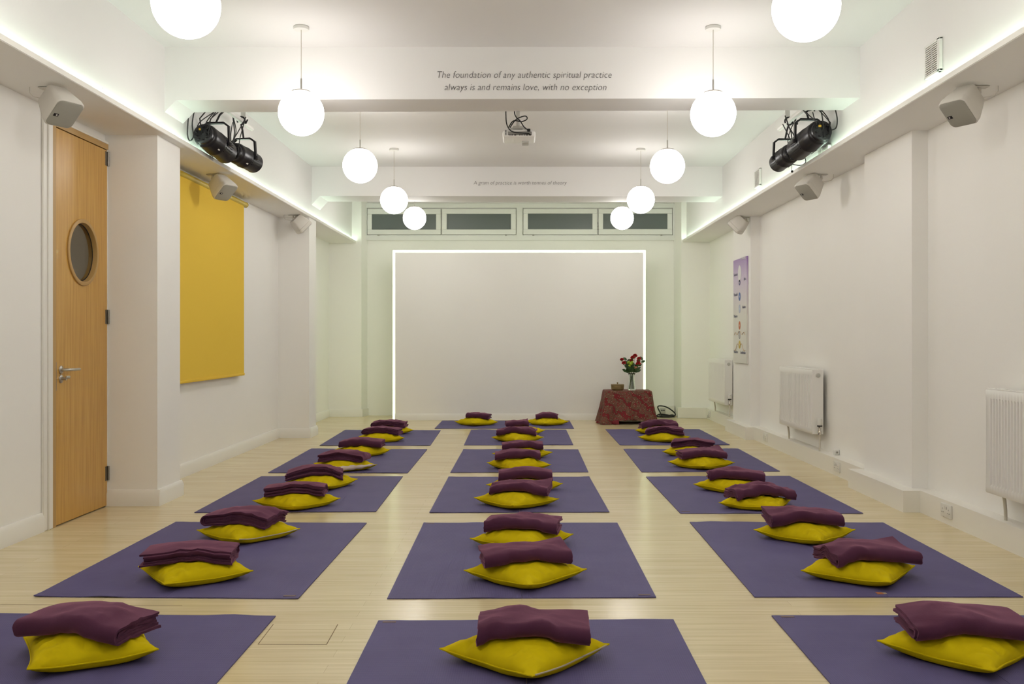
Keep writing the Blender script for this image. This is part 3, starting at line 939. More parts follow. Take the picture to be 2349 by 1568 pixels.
# ------------------------------------------------------------------ projector
PJ = 8.55
pj = thing('projector', at(1190, 258, 8.7).xy.to_3d() + V((0, 0, CH)), 'white projector hung upside down from the ceiling with looped leads', 'projector')
a0, a1 = at(1152.5, 313, PJ), at(1228.5, 313, PJ)
zb, zt = a0.z, at(0, 296, PJ).z
m = MB(); m.box(a0.x, a1.x, PJ, PJ + 0.32, zb, zt - 0.012, 0.018, 3); m.box(a0.x + 0.018, a1.x - 0.018, PJ + 0.02, PJ + 0.30, zt - 0.02, zt, 0.008)
pb = m.build('casing', mat('projector_white', (0.92, 0.91, 0.89), 0.3), pj)
m = MB(); m.box(at(1165, 0, PJ).x, at(1220, 0, PJ).x, PJ - 0.003, PJ + 0.004, zb + 0.012, zt - 0.022, 0.002, 1)
m.build('port_panel', PGREY, pj)
for k, px in enumerate((1168, 1172, 1175.5, 1182, 1192, 1195.5, 1199, 1203.5, 1209, 1216)):
    m = MB(); q = at(px, 309.5, PJ)
    w = (0.006, 0.006, 0.007, 0.018, 0.006, 0.006, 0.006, 0.006, 0.016, 0.02)[k]
    m.box(q.x - w / 2, q.x + w / 2, PJ - 0.006, PJ, q.z - 0.005, q.z + 0.005, 0.001, 1)
    m.build('port', RUBBER, pj)
m = MB()
for k in range(5):
    m.box(at(1158.5, 0, PJ).x, at(1162, 0, PJ).x, PJ - 0.002, PJ + 0.002, zb + 0.012 + k * 0.010, zb + 0.017 + k * 0.010)
m.build('vent_slots', RUBBER, pj)
m = MB(); q = at(1205, 327, PJ + 0.26)
m.box(q.x - 0.032, q.x + 0.032, PJ + 0.20, PJ + 0.33, zb - 0.016, zb + 0.01, 0.006); m.cyl(V((q.x, PJ + 0.28, zb + 0.03)), V((q.x, PJ + 0.345, zb + 0.03)), 0.03)
m.build('lens_housing', LGREY, pj)
m = MB(); cxp = at(1188, 0, PJ).x
m.cyl(V((cxp, PJ + 0.14, zt + 0.03)), V((cxp, PJ + 0.14, CH - 0.004)), 0.018)
m.box(cxp - 0.07, cxp + 0.07, PJ + 0.08, PJ + 0.20, CH - 0.010, CH, 0.002, 1)
m.box(cxp - 0.045, cxp + 0.045, PJ + 0.09, PJ + 0.19, zt + 0.025, zt + 0.05, 0.004)
for sx, sy in ((-1, -1), (1, -1), (1, 1), (-1, 1)):
    m.bar(V((cxp + sx * 0.04, PJ + 0.14 + sy * 0.04, zt + 0.035)), V((cxp + sx * 0.09, PJ + 0.14 + sy * 0.09, zt - 0.002)), 0.014, 0.006)
m.build('ceiling_mount', LGREY, pj)
def pts_px(lst, Z): return [at(x, y, Z) for x, y in lst]
for lst in ([(1160.5, 250), (1160.5, 262), (1161.5, 280), (1166, 293), (1174, 301), (1185, 304), (1200, 305), (1212, 306), (1216, 309)],
            [(1180, 250), (1181, 262), (1186, 271), (1193, 277), (1198, 285), (1203, 292), (1210, 297)],
            [(1170, 293), (1176, 283), (1184, 274), (1193, 269), (1204, 266), (1209, 269), (1208, 274), (1200, 278), (1194, 279), (1186, 277), (1178, 277), (1172, 283), (1167, 292)]):
    m = MB(); m.tube(smooth_path(pts_px(lst, PJ - 0.012)), 0.005, 8)
    m.build('lead', RUBBER, pj)
m = MB(); q = at(1213, 298, PJ - 0.01); m.box(q.x - 0.014, q.x + 0.014, PJ - 0.016, PJ + 0.02, q.z - 0.012, q.z + 0.012, 0.002, 1)
m.build('plug', RUBBER, pj)

# ------------------------------------------------------------------ wall vents on the right upper wall
def vent(px0, px1, yb, yt, label):
    y0 = upR(6) * F / (px1 - CX); y1 = upR(6) * F / (px0 - CX)
    xw = upR((y0 + y1) / 2)
    z0, z1 = yb, yt
    t = thing('wall_vent', (xw, (y0 + y1) / 2, z0), label, 'air vent', 'air vents above the cove')
    mm = MB()
    b_ = 0.035
    for (a, b2, c, d_) in ((y0, y1, z0, z0 + b_ * 0.5), (y0, y1, z1 - b_ * 0.4, z1), (y0, y0 + b_, z0, z1), (y1 - b_ * 0.4, y1, z0, z1)):
        mm.box(xw - 0.022, xw - 0.001, a, b2, c, d_, 0.004)
    mm.build('frame', PLASTIC, t)
    mm = MB(); mm.box(xw - 0.006, xw - 0.001, y0 + 0.01, y1 - 0.01, z0 + 0.01, z1 - 0.01)
    mm.build('backing', flat('vent_dark', (0.42, 0.37, 0.32)), t)
    mm = MB()
    n = 13
    for k in range(n):
        zz = z0 + 0.024 + (z1 - z0 - 0.045) * k / (n - 1)
        mm.box(xw - 0.019, xw - 0.006, y0 + b_ - 0.004, y1 - 0.012, zz - 0.0028, zz + 0.0028)
    mm.box(xw - 0.019, xw - 0.006, (y0 + y1) / 2 + 0.008, (y0 + y1) / 2 + 0.012, z0 + 0.015, z1 - 0.015)
    mm.build('louvres', PLASTIC, t)
vent(2129, 2164, 2.727, 2.925, 'white louvred vent on the upper wall nearest the camera')
vent(1731.5, 1743.5, 2.745, 2.925, 'small white louvred vent on the upper wall beyond the spotlights')

# cup hooks on the shelf lips
for px, py, X, lab in ((238, 210, LIP, 'tiny white cup hook on the cove lip past the door'), (2007, 271, lipR(6.3), 'tiny white cup hook on the cove lip before the radiator-side spotlights'),
                       (1884, 331, lipR(7.6), 'tiny white cup hook on the cove lip under the big spotlight')):
    p = onx(px, py, X)
    p.z = SH + 0.029
    sg = 1 if X > 0 else -1
    P = [p + V((sg * 0.004, 0, -0.002)), p + V((sg * 0.004, 0, 0.012))] + [p + V((sg * 0.004, 0.011 * sin(k * pi / 6), 0.024 - 0.011 * cos(k * pi / 6))) for k in range(0, 10)]
    mm = MB(); mm.tube(P, 0.0016, 6)
    tag(mm.build('cup_hook', PLASTIC, None, p), lab, 'hook', 'cup hooks on the cove')

# ------------------------------------------------------------------ yellow roller blind
BX = -2.845
by0, by1 = 7.62, 9.82
bz0 = 0.82
bl = thing('roller_blind', (BX, (by0 + by1) / 2, bz0), 'yellow roller blind pulled down on the wall past the door', 'window blind')
m = MB()
def blf(u, v):
    y = by0 + (by1 - by0) * u
    z = bz0 + (2.545 - bz0) * v
    return V((BX + 0.004 * sin(u * 9) * (1 - v), y, z))
m.grid(blf, 24, 16)
geo = m.bm.faces[:]
r_ = bmesh.ops.solidify(m.bm, geom=geo, thickness=0.0015)
m.build('fabric', BLIND, bl)
m = MB(); m.cyl(V((BX - 0.010, by0 - 0.04, 2.562)), V((BX - 0.010, 9.915, 2.562)), 0.026, seg=28)
m.build('roller', BLINDT, bl)
m = MB(); m.box(BX - 0.006, BX + 0.008, by0, by1 + 0.005, bz0 - 0.014, bz0 + 0.012, 0.006)
m.build('bottom_bar', BLIND, bl)
for yy in (by0 - 0.045, 9.912):
    m = MB(); m.lathe([(0.029, 0), (0.029, 0.006), (0.022, 0.010)], V((BX - 0.010, yy, 2.562)), V((0, 1 if yy > 8 else -1, 0)), 20)
    m.build('end_cap', BLINDT, bl)

# ------------------------------------------------------------------ radiators
def radiator(y0, y1, label, valve=True, pipe_far=True):
    xf, xb, z0, z1 = 2.672, 2.772, 0.300, 0.896
    t = thing('radiator', (xf, (y0 + y1) / 2, 0), label, 'radiator', 'panel radiators on the wall')
    mm = MB()
    # fluted front: profile across y
    n = int(round((y1 - y0 - 0.09) / 0.0333))
    ys, xs = [], []
    ya = y0 + 0.045
    pitch = (y1 - y0 - 0.09) / n
    prof = [(y0, 0.004), (y0 + 0.004, 0)]
    for k in range(n):
        yk = ya + pitch * k
        prof += [(yk + pitch * 0.12, 0), (yk + pitch * 0.26, 0.013), (yk + pitch * 0.50, 0.013), (yk + pitch * 0.62, 0)]
    prof += [(y1 - 0.004, 0), (y1, 0.004)]
    def row(z, k, dx=0.0):
        return [V((xf + dx + q * k, y, z)) for y, q in prof]
    bmx = mm.bm
    rows = [row(z0, 0, 0.006), row(z0 + 0.006, 0), row(z0 + 0.048, 0), row(z0 + 0.066, 1), row(z1 - 0.070, 1), row(z1 - 0.052, 0), row(z1 - 0.008, 0), row(z1, 0, 0.006)]
    mm.loft(rows, cap=False, closed=False)
    mm.box(xf + 0.016, xb, y0 + 0.0005, y1 - 0.0005, z0 + 0.002, z1 - 0.004)
    mm.build('front_panel', RADW, t, ang=50)
    mm = MB()
    mm.box(xf + 0.002, xb + 0.004, y0 - 0.002, y1 + 0.002, z1 - 0.003, z1 + 0.003, 0.001, 1)
    k = y0 + 0.03
    while k < y1 - 0.05:
        mm.box(xf + 0.022, xb - 0.02, k, k + 0.012, z1 + 0.003, z1 + 0.0055)
        k += 0.024
    mm.build('top_grille', RADW, t)
    mm = MB(); mm.box(xf + 0.001, xb + 0.004, y0 - 0.0035, y0 + 0.003, z0 + 0.004, z1, 0.002, 1); mm.build('side_panel', RADW, t)
    mm = MB(); mm.lathe([(0.021, 0), (0.021, 0.006), (0.016, 0.010), (0.009, 0.010), (0.009, 0.016)], V((xf + 0.055, y0 - 0.003, z1 - 0.052)), V((0, -1, 0)), 20)
    mm.build('bleed_valve', LGREY, t)
    if valve:
        vx, vy = xf + 0.060, y0 - 0.035
        mm = MB(); mm.lathe([(0.017, 0), (0.021, 0.004), (0.023, 0.05), (0.020, 0.062), (0.012, 0.066)], V((vx, vy, z0 + 0.085)), V((0, 0, 1)), 20)
        mm.build('thermostat_head', PLASTIC, t)
        mm = MB(); mm.lathe([(0.023, 0), (0.023, 0.010)], V((vx, vy, z0 + 0.076)), V((0, 0, 1)), 18)
        mm.build('valve_collar', RUBBER, t)
        mm = MB(); mm.lathe([(0.011, 0), (0.015, 0.01), (0.015, 0.03), (0.010, 0.04), (0.013, 0.076)], V((vx, vy, z0)), V((0, 0, 1)), 16)
        mm.cyl(V((vx, vy, z0 + 0.035)), V((vx, y0 + 0.02, z0 + 0.035)), 0.009, seg=12)
        mm.build('valve_body', CHROME, t)
        mm = MB(); mm.cyl(V((vx, vy, BH)), V((vx, vy, z0 + 0.004)), 0.0085, seg=12); mm.build('pipe', COPPER, t)
    mm = MB()
    fy = y1 - 0.075
    mm.tube([V((2.755, fy + 0.01, BH)), V((2.755, fy + 0.012, BH + 0.05)), V((2.745, fy + 0.002, BH + 0.11)), V((2.735, fy, z0 + 0.01))], 0.0095, 12)
    mm.build('pipe', COPPER, t)
    return t
radiator(4.15, 5.525, 'white ribbed radiator cut off by the edge nearest the camera')
radiator(8.83, 9.95, 'white ribbed radiator between the two piers')
radiator(12.64, 13.72, 'white ribbed radiator in the far corner beyond the violet chart')
m = MB(); q = at(1890, 1031, 8.5)
m.box(2.768, RW - 0.001, 8.49, 8.535, BH, BH + 0.05, 0.005)
t = tag(m.build('pipe_cover', PLASTIC, None, (2.79, 8.51, BH)), 'small white fitting on the boxed skirting below the middle radiator', 'pipe fitting')
mm = MB(); mm.lathe([(0.009, 0), (0.009, 0.004)], V((2.79, 8.49, BH + 0.025)), V((0, -1, 0)), 14); mm.build('screw', DSTEEL, t)

# ------------------------------------------------------------------ sockets
def socket_x(xface, yc, zc, label, w=0.146, h=0.086, plain=False):
    t = thing('wall_socket', (xface, yc, zc), label, 'power socket', 'power sockets along the boxed skirting')
    mm = MB(); mm.box(xface - 0.012, xface - 0.0005, yc - w / 2, yc + w / 2, zc - h / 2, zc + h / 2, 0.003); mm.build('plate', PLASTIC, t)
    if plain:
        return t
    for sy in (-1, 1):
        mm = MB(); mm.box(xface - 0.0155, xface - 0.011, yc + sy * 0.013 - 0.006, yc + sy * 0.013 + 0.006, zc + 0.010, zc + 0.030, 0.0015, 1); mm.build('switch', PLASTIC, t)
        mm = MB()
        for dy, dz, a, b2 in ((0, 0.010, 0.003, 0.008), (-0.011, -0.012, 0.007, 0.004), (0.011, -0.012, 0.007, 0.004)):
            mm.box(xface - 0.0126, xface - 0.0115, yc + sy * 0.042 + dy - a / 2, yc + sy * 0.042 + dy + a / 2, zc + dz - b2 / 2, zc + dz + b2 / 2)
        mm.build('pin_holes', RUBBER, t)
    return t
socket_x(2.711, onx(2173, 1180, 2.711).y, 0.087, 'white double socket on the skirting nearest the camera')
socket_x(2.711, onx(1921.5, 1077, 2.711).y, 0.082, 'white double socket on the skirting near the middle pier')
socket_x(2.711, onx(1756.5, 1006.5, 2.711).y, 0.085, 'white double socket on the skirting just before the violet chart pier')
socket_x(2.73, 13.93, 0.085, 'white socket box in the far skirting corner')
sk = thing('wall_socket', (at(1522, 944, 14.6).x, 14.6, 0.08), 'grey socket plate on the far skirting behind the black cable', 'power socket', 'power sockets along the boxed skirting')
q = at(1520.5, 942, 14.59)
m = MB(); m.box(q.x - 0.042, q.x + 0.042, 14.588, 14.5995, 0.035, 0.12, 0.003); m.build('plate', LGREY, sk)
for px in (1518.5, 1523):
    m = MB(); p = at(px, 937, 14.588); m.lathe([(0.010, 0), (0.010, 0.003)], V((p.x, 14.588, 0.088)), V((0, -1, 0)), 14); m.build('jack', RUBBER, sk)

# ------------------------------------------------------------------ chart on the pier
PX = 2.680
cy0, cy1, cz0, cz1 = 11.43, 12.15, 0.878, 2.165
ch = thing('wall_chart', (PX, (cy0 + cy1) / 2, cz0), 'tall chart board fading from violet to white with coloured symbols', 'wall chart')
m = MB(); m.box(PX, 2.699, cy0, cy1, cz0, cz1, 0.002, 1)
m.build('board', POSTER, ch)
cyc = 11.80
TXT = flat('chart_ink', (0.10, 0.10, 0.20))
def disc(yc, zc, ry, rz, m_, name='symbol', lens=False):
    mm = MB()
    n = 28
    pts = []
    for k in range(n):
        a = 2 * pi * k / n
        f = 1.0
        pts.append((cos(a) * ry * (abs(cos(a)) ** 0.0), sin(a) * rz))
    if lens:
        pts = [(ry * (1 if k < n / 2 else -1) * sin(pi * (k % (n // 2)) / (n // 2)) , (rz * cos(pi * (k % (n // 2)) / (n // 2))) * (1 if k < n / 2 else -1)) for k in range(n)]
    mm.loft([[V((PX - 0.0003, yc + a, zc + c)) for a, c in pts], [V((PX - 0.0018, yc + a, zc + c)) for a, c in pts]])
    return mm.build(name, m_, ch)
for py, ry, rz, c, ln, nm in ((627, 0.085, 0.10, (0.76, 0.74, 0.76), False, 'white'), (648, 0.044, 0.034, (0.13, 0.10, 0.26), False, 'indigo'), (680, 0.050, 0.052, (0.07, 0.14, 0.42), True, 'blue'),
                              (708, 0.050, 0.052, (0.22, 0.50, 0.66), True, 'pale_blue'), (746, 0.050, 0.052, (0.55, 0.12, 0.03), True, 'orange_red'), (790, 0.050, 0.050, (0.58, 0.40, 0.03), True, 'gold')):
    z = H + (CY - py) / F * 11.8
    sy = disc(cyc, z, ry, rz, flat('symbol_' + nm, c), 'symbol', ln)
    if py > 640:
        mm = MB(); mm.lathe([(0.014, 0), (0.014, 0.001)], V((PX - 0.0018, cyc, z)), V((-1, 0, 0)), 14)
        mm.build('symbol_centre', flat('symbol_pale_' + nm, tuple(0.45 + 0.5 * x for x in c)), sy)
z = H + (CY - 768) / F * 11.8
mm = MB(); mm.tube([V((PX - 0.001, cyc + 0.03 * cos(2 * pi * k / 20), z + 0.045 * sin(2 * pi * k / 20))) for k in range(20)], 0.004, 6, True)
mm.build('symbol_outline', flat('chart_grey', (0.25, 0.27, 0.32)), ch)
for sg in (-1, 1):
    for dz, am in ((1.10, 0.06), (1.27, -0.05)):
        mm = MB(); mm.tube([V((PX - 0.001, cyc + sg * (0.05 + 0.24 * k / 10), dz - 0.05 * k / 10 + am * sin(k * 0.6) * 0.5)) for k in range(11)], 0.0045, 6)
        mm.build('printed_line', flat('chart_ochre', (0.62, 0.46, 0.30)), ch)
RT = Matrix.Rotation(-pi / 2, 4, 'Z')       # lettering facing -x
def chart_text(body, yl, py, size, align):
    z = H + (CY - py) / F * 11.8
    me = text_mesh('t', body, size, TXT, None, align=align, depth=0.0003)
    mm = MB()
    add_text(mm, me, Matrix.Translation(V((PX - 0.0012, yl, z))) @ RT)
    mm.build('printed_word', TXT if py > 600 else PLASTIC, ch, smooth=False)
for body, side, py in (('Sahasrara', 'L', 630), ('Ajna', 'R', 645), ('Vishuddhi', 'L', 677), ('Anahata', 'R', 708), ('Manipura', 'L', 727), ('Muladhara', 'L', 810), ('Svadhisthana', 'R', 811), ('CHAKRAS', 'R', 598)):
    if side == 'L':
        chart_text(body, cy1 - 0.03, py, 0.055, 'LEFT')
    else:
        chart_text(body, cy0 + 0.05, py, 0.055, 'RIGHT')

# ------------------------------------------------------------------ table corner at the far panel
TC = V((at(1438, 0, 13.45).x, 13.44, 0))
TW, TD, TH = 0.64, 0.46, 0.455
tb = thing('low_table', TC, 'low dark table hidden under the red patterned cloth', 'table')
m = MB(); m.box(TC.x - TW / 2 + 0.01, TC.x + TW / 2 - 0.01, TC.y - TD / 2 + 0.01, TC.y + TD / 2 - 0.01, TH - 0.03, TH - 0.004, 0.004)
m.build('tabletop', TABLEW, tb)
for sx in (-1, 1):
    for sy in (-1, 1):
        m = MB(); x = TC.x + sx * (TW / 2 - 0.05); y = TC.y + sy * (TD / 2 - 0.05)
        m.hexa([V((x - 0.018, y - 0.018, 0)), V((x + 0.018, y - 0.018, 0)), V((x + 0.018, y + 0.018, 0)), V((x - 0.018, y + 0.018, 0)),
                V((x - 0.022, y - 0.022, TH - 0.03)), V((x + 0.022, y - 0.022, TH - 0.03)), V((x + 0.022, y + 0.022, TH - 0.03)), V((x - 0.022, y + 0.022, TH - 0.03))])
        m.build('leg', TABLEW, tb)
m = MB()
NP = 120
def per(t, w, d, r=0.05):
    """rounded rectangle perimeter, t in 0..1 starting at the front-left going right"""
    P = []
    segs = [(-w / 2 + r, -d / 2, w / 2 - r, -d / 2), None, (w / 2, -d / 2 + r, w / 2, d / 2 - r), None, (w / 2 - r, d / 2, -w / 2 + r, d / 2), None, (-w / 2, d / 2 - r, -w / 2, -d / 2 + r), None]
    lens = [w - 2 * r, pi * r / 2, d - 2 * r, pi * r / 2, w - 2 * r, pi * r / 2, d - 2 * r, pi * r / 2]
    cen = {1: (w / 2 - r, -d / 2 + r, -pi / 2), 3: (w / 2 - r, d / 2 - r, 0), 5: (-w / 2 + r, d / 2 - r, pi / 2), 7: (-w / 2 + r, -d / 2 + r, pi)}
    s = t * sum(lens)
    for i, l in enumerate(lens):
        if s <= l or i == 7:
            f = s / l
            if segs[i]:
                x0, y0, x1, y1 = segs[i]
                return x0 + (x1 - x0) * f, y0 + (y1 - y0) * f
            cx_, cy_, a0 = cen[i]
            a = a0 + f * pi / 2
            return cx_ + cos(a) * r, cy_ + sin(a) * r
        s -= l
secs = []
for k, (grow, drop) in enumerate([(-0.62, -0.0), (-0.3, 0.0), (-0.05, 0.0), (-0.005, 0.002), (0.006, 0.012), (0.012, 0.04), (0.02, 0.10), (0.03, 0.18), (0.042, 0.26), (0.055, 0.33), (0.066, 0.39), (0.075, 0.425)]):
    row = []
    for i in range(NP):
        t = i / NP
        x, y = per(t, TW, TD, 0.045)
        if grow < 0:
            s = 1 + grow * 1.0
            row.append(V((TC.x + x * s, TC.y + y * s, TH + 0.002 + 0.004 * noise.noise(V((x * 6, y * 6, 2))))))
            continue
        nx, ny = x / (TW / 2), y / (TD / 2)
        l = sqrt(nx * nx + ny * ny)
        corner = min(abs(nx), abs(ny))
        wv_ = (drop / 0.42) ** 1.3
        fold = 0.016 * sin(t * 2 * pi * 9 + 1.3) + 0.012 * sin(t * 2 * pi * 17 + 0.4)
        g = grow + wv_ * (fold + 0.045 * corner ** 3)
        ox = nx / l * g * (1.15 if abs(nx) > abs(ny) else 1.0)
        oy = ny / l * g * (0.75 if ny > 0 else 1.0)
        dd = drop * 1.06
        if ny < -0.9 and -0.45 < nx < 0.62:      # hem hitched up along the front
            dd = drop * (1 - 0.085 * sin((nx + 0.45) / 1.07 * pi) ** 0.5)
        if nx < -0.6 and ny < -0.6:
            dd = drop * 1.065
        row.append(V((TC.x + x + ox, TC.y + y + oy, max(TH + 0.002 - dd, 0.004))))
    secs.append(row)
m.loft(secs, cap=False)
m.bm.faces.new([v for v in m.bm.verts[:NP]])
cl = m.build('tablecloth', CLOTH, None, V((TC.x, TC.y, 0)), ang=70)
tag(cl, 'red and gold paisley cloth draped over the low table', 'tablecloth')
m = MB()
q = V((TC.x - TW / 2 + 0.13, TC.y - TD / 2 - 0.105, 0.0))
m.hexa([q + V((-0.02, 0.02, 0.006)), q + V((0.05, 0.02, 0.004)), q + V((0.05, 0.05, 0.004)), q + V((-0.03, 0.05, 0.01)),
        q + V((-0.05, 0.025, 0.05)), q + V((0.045, 0.03, 0.07)), q + V((0.045, 0.05, 0.07)), q + V((-0.05, 0.05, 0.05))], 0.004)
m.build('turned_back_hem', REDPLAIN, cl)

# wooden lidded box
bq = V((at(1416.5, 0, 13.36).x, 13.36, TH + 0.006))
wb = thing('wooden_box', bq, 'small brown wooden lidded box with a knob on the red cloth', 'box')
def octo(z, r, s=0.8): return [bq + V((cos(pi / 8 + pi / 4 * k) * r * 1.03, sin(pi / 8 + pi / 4 * k) * r * s, z)) for k in range(8)]
m = MB(); m.loft([octo(0, 0.072), octo(0.018, 0.09), octo(0.066, 0.093)]); m.build('bowl', BOXW, wb, ang=20)
m = MB(); m.loft([octo(0.067, 0.094), octo(0.080, 0.094), octo(0.083, 0.09)]); m.build('lid', BOXW, wb, ang=20)
m = MB(); m.lathe([(0.006, 0), (0.006, 0.008), (0.011, 0.016), (0.010, 0.024), (0.004, 0.028)], bq + V((0, 0, 0.083)), V((0, 0, 1)), 16); m.build('knob', BOXW, wb)

# vase and flowers
vq = V((at(1449, 0, 13.38).x, 13.38, TH + 0.006))
vs = thing('glass_vase', vq, 'clear waisted glass vase of flowers on the red cloth', 'vase')
m = MB()
prof = [(r_ * 1.12, h_) for r_, h_ in [(0.001, 0), (0.046, 0.0), (0.048, 0.01), (0.043, 0.06), (0.034, 0.13), (0.030, 0.175), (0.036, 0.21), (0.050, 0.238), (0.0485, 0.238), (0.034, 0.21), (0.028, 0.175), (0.0315, 0.13), (0.040, 0.06), (0.044, 0.014), (0.001, 0.012)]]
m.lathe(prof, vq, V((0, 0, 1)), 36); m.build('vessel', GLASS, vs, ang=60)
rnd = random.Random(5)
def leaf(mm, p, d, ln, w):
    d = d.normalized()
    s = d.cross(V((0, -1, 0.3))).normalized()
    n = d.cross(s)
    def fn(u, v):
        a = sin(pi * min(max(u, 0.02), 0.98)) ** 0.8 * w
        return p + d * (ln * u) + s * (a * (v - 0.5)) + n * (0.02 * ln * sin(u * pi) * 4 * (0.5 - abs(v - 0.5)) + 0.12 * ln * u * u)
    mm.grid(fn, 8, 4)
def flower(px, py, dy, kind, size, label, base):
    size *= 1.3 if kind in ('red', 'leaf') else 1.15
    head = at(px, py, vq.y + dy)
    t = thing('flower_stem', vq + V((0, 0, 0.02)), label, 'flower', 'flowers in the glass vase')
    foot = vq + V((base[0] * 0.036, base[1] * 0.036, 0.02))
    neck = vq + V((base[0] * 0.020, base[1] * 0.020, 0.18))
    hd = V((head.x - vq.x, head.y - vq.y, 0))
    rim = vq + hd.normalized() * min(0.036, hd.length * 0.5) * 1.0 + V((0, 0, 0.243))
    mm = MB(); mm.tube(smooth_path([foot, neck, rim, rim + (head - rim) * 0.55 + V((0, 0, 0.008)), head - V((0, 0, size * 0.4))], 5), 0.0021, 6)
    mm.build('stem', STEM, t)
    mm = MB()
    if kind == 'red':
        mm.lathe([(0.004, -size * 0.7), (size * 0.30, -size * 0.3), (size * 0.34, 0)], head, V((0, 0, 1)), 12)
        mm.build('calyx', STEM, t)
        mm = MB()
        for rg, (cnt, rr, zz) in enumerate(((7, 0.85, 0.05), (6, 0.55, 0.25), (4, 0.25, 0.4))):
            for k in range(cnt):
                an = 2 * pi * k / cnt + rg * 0.5
                d = V((cos(an), sin(an), 0.25 + 0.3 * rg))
                leaf(mm, head + V((0, 0, size * zz * 0.5)), d, size * (0.9 if rg == 0 else 0.75), size * 0.85)
        mm.build('bloom', REDPETAL, t)
    elif kind == 'peach':
        for k in range(9):
            an = 2 * pi * k / 9
            leaf(mm, head - V((0, 0, size * 0.4)), V((cos(an) * 0.7, sin(an) * 0.7, 1.0 + 0.3 * (k % 2))), size * 1.2, size * 0.9)
        mm.build('bloom', PEACH, t)
    elif kind == 'lime':
        for k in range(9):
            an = 2 * pi * k / 9
            rr = size * (0.75 if k else 0)
            c = head + V((cos(an) * rr, sin(an) * rr * 0.7, size * rnd.uniform(-0.6, 0.7)))
            mm.ball(c, size * 0.42, 12, 8)
        mm.build('bloom', LIME, t)
    else:
        neck = rim
        d0 = (head - neck)
        for k in range(7):
            p = neck + d0 * (0.06 + 0.94 * k / 6)
            sgk = 1 if k % 2 else -1
            leaf(mm, p, d0.normalized() + V((sgk * 0.9, rnd.uniform(-0.5, 0.5), rnd.uniform(-0.2, 0.4))), size * rnd.uniform(0.8, 1.2), size * 0.5)
        mm.build('leaves', LEAF, t)
    return t
for a in ((1456.5, 816.5, 0.02, 'red', 0.032, 'red carnation standing highest in the vase', (0.4, 0.5)),
          (1451, 820.5, -0.02, 'red', 0.030, 'red carnation just below the highest one, toward the door', (-0.1, 0.6)),
          (1448.5, 827, 0.03, 'red', 0.028, 'red carnation behind the lime bloom', (-0.3, 0.2)),
          (1466, 823, 0.0, 'red', 0.030, 'red carnation highest on the strip side of the vase', (0.7, 0.2)),
          (1464.5, 828, 0.04, 'red', 0.026, 'red carnation in the middle on the strip side', (0.6, -0.2)),
          (1464, 834.5, -0.04, 'red', 0.034, 'big red carnation lowest on the strip side', (0.5, -0.6)),
          (1426.5, 825, 0.01, 'red', 0.027, 'red carnation leaning out farthest toward the door', (-0.9, 0.1)),
          (1431, 833, -0.03, 'red', 0.030, 'red carnation low on the door side of the vase', (-0.8, -0.4)),
          (1446, 835, -0.06, 'lime', 0.036, 'lime green chrysanthemum in the middle of the vase', (-0.2, -0.8)),
          (1457, 843.5, -0.06, 'peach', 0.030, 'peach rose low at the vase rim', (0.2, -0.9)),
          (1438, 826, 0.05, 'leaf', 0.060, 'leafy sprig rising toward the door side', (-0.5, 0.8)),
          (1436, 850, -0.03, 'leaf', 0.050, 'leafy sprig drooping over the door side of the rim', (-0.9, -0.1)),
          (1474, 826, 0.03, 'leaf', 0.055, 'leafy sprig reaching toward the light strip', (0.9, 0.5)),
          (1461, 850, -0.05, 'leaf', 0.045, 'leafy sprig low under the peach rose', (0.6, -0.9)),
          (1441, 840, 0.04, 'leaf', 0.055, 'leafy sprig behind the lime bloom on the door side', (-0.6, 0.4)),
          (1456, 838, 0.05, 'leaf', 0.055, 'leafy sprig behind the lime bloom on the strip side', (0.3, 0.7)),
          (1448, 846, -0.08, 'leaf', 0.050, 'leafy sprig at the front of the vase', (0.0, -1.0))):
    flower(*a)

# cables on the floor at the far end
bk = [(1512, 955), (1506, 953), (1515, 949.5), (1530, 951), (1546, 953.5), (1549, 949), (1545, 944), (1536, 937), (1524, 931.5), (1512, 930.5), (1509, 934), (1513, 943), (1518, 952), (1524, 957)]
P = []
for i, (x, y) in enumerate(bk):
    Z = 14.40 if y > 946 else 14.42 + 0.01 * i / 14
    p = at(x, y, Z)
    p.z = max(p.z, 0.009 if y > 946 else 0.03)
    P.append(p)
lp = [V((at(1512 + 17 + 17 * cos(k * 0.7), 0, 14.36).x, 14.34 + 0.12 * sin(k * 0.7), 0.008 + 0.0012 * k)) for k in range(0, 20)]
m = MB(); m.tube(smooth_path(lp + P, 5), 0.0095, 8)
tag(m.build('cable', RUBBER, None, V((P[0].x, 14.4, 0))), 'coiled black cable on the floor beside the red-clothed table', 'cable')
flex('cable', [V((2.0, 14.05, 0.004)), V((2.2, 14.2, 0.004)), V((2.35, 14.22, 0.004)), V((2.5, 14.19, 0.004)), V((2.68, 14.16, 0.004)), V((2.70, 14.0, 0.02)), V((2.715, 13.95, 0.06))], 0.003,
     'thin grey lead along the floor to the corner socket', LGREY)
# dark trace of the pale cable up from the socket is part of the plug
m = MB(); m.box(2.70, 2.729, 13.93, 13.97, 0.03, 0.07, 0.004)
tag(m.build('plug', LGREY, None, (2.715, 13.95, 0.03)), 'pale plug at the far corner of the skirting', 'plug')

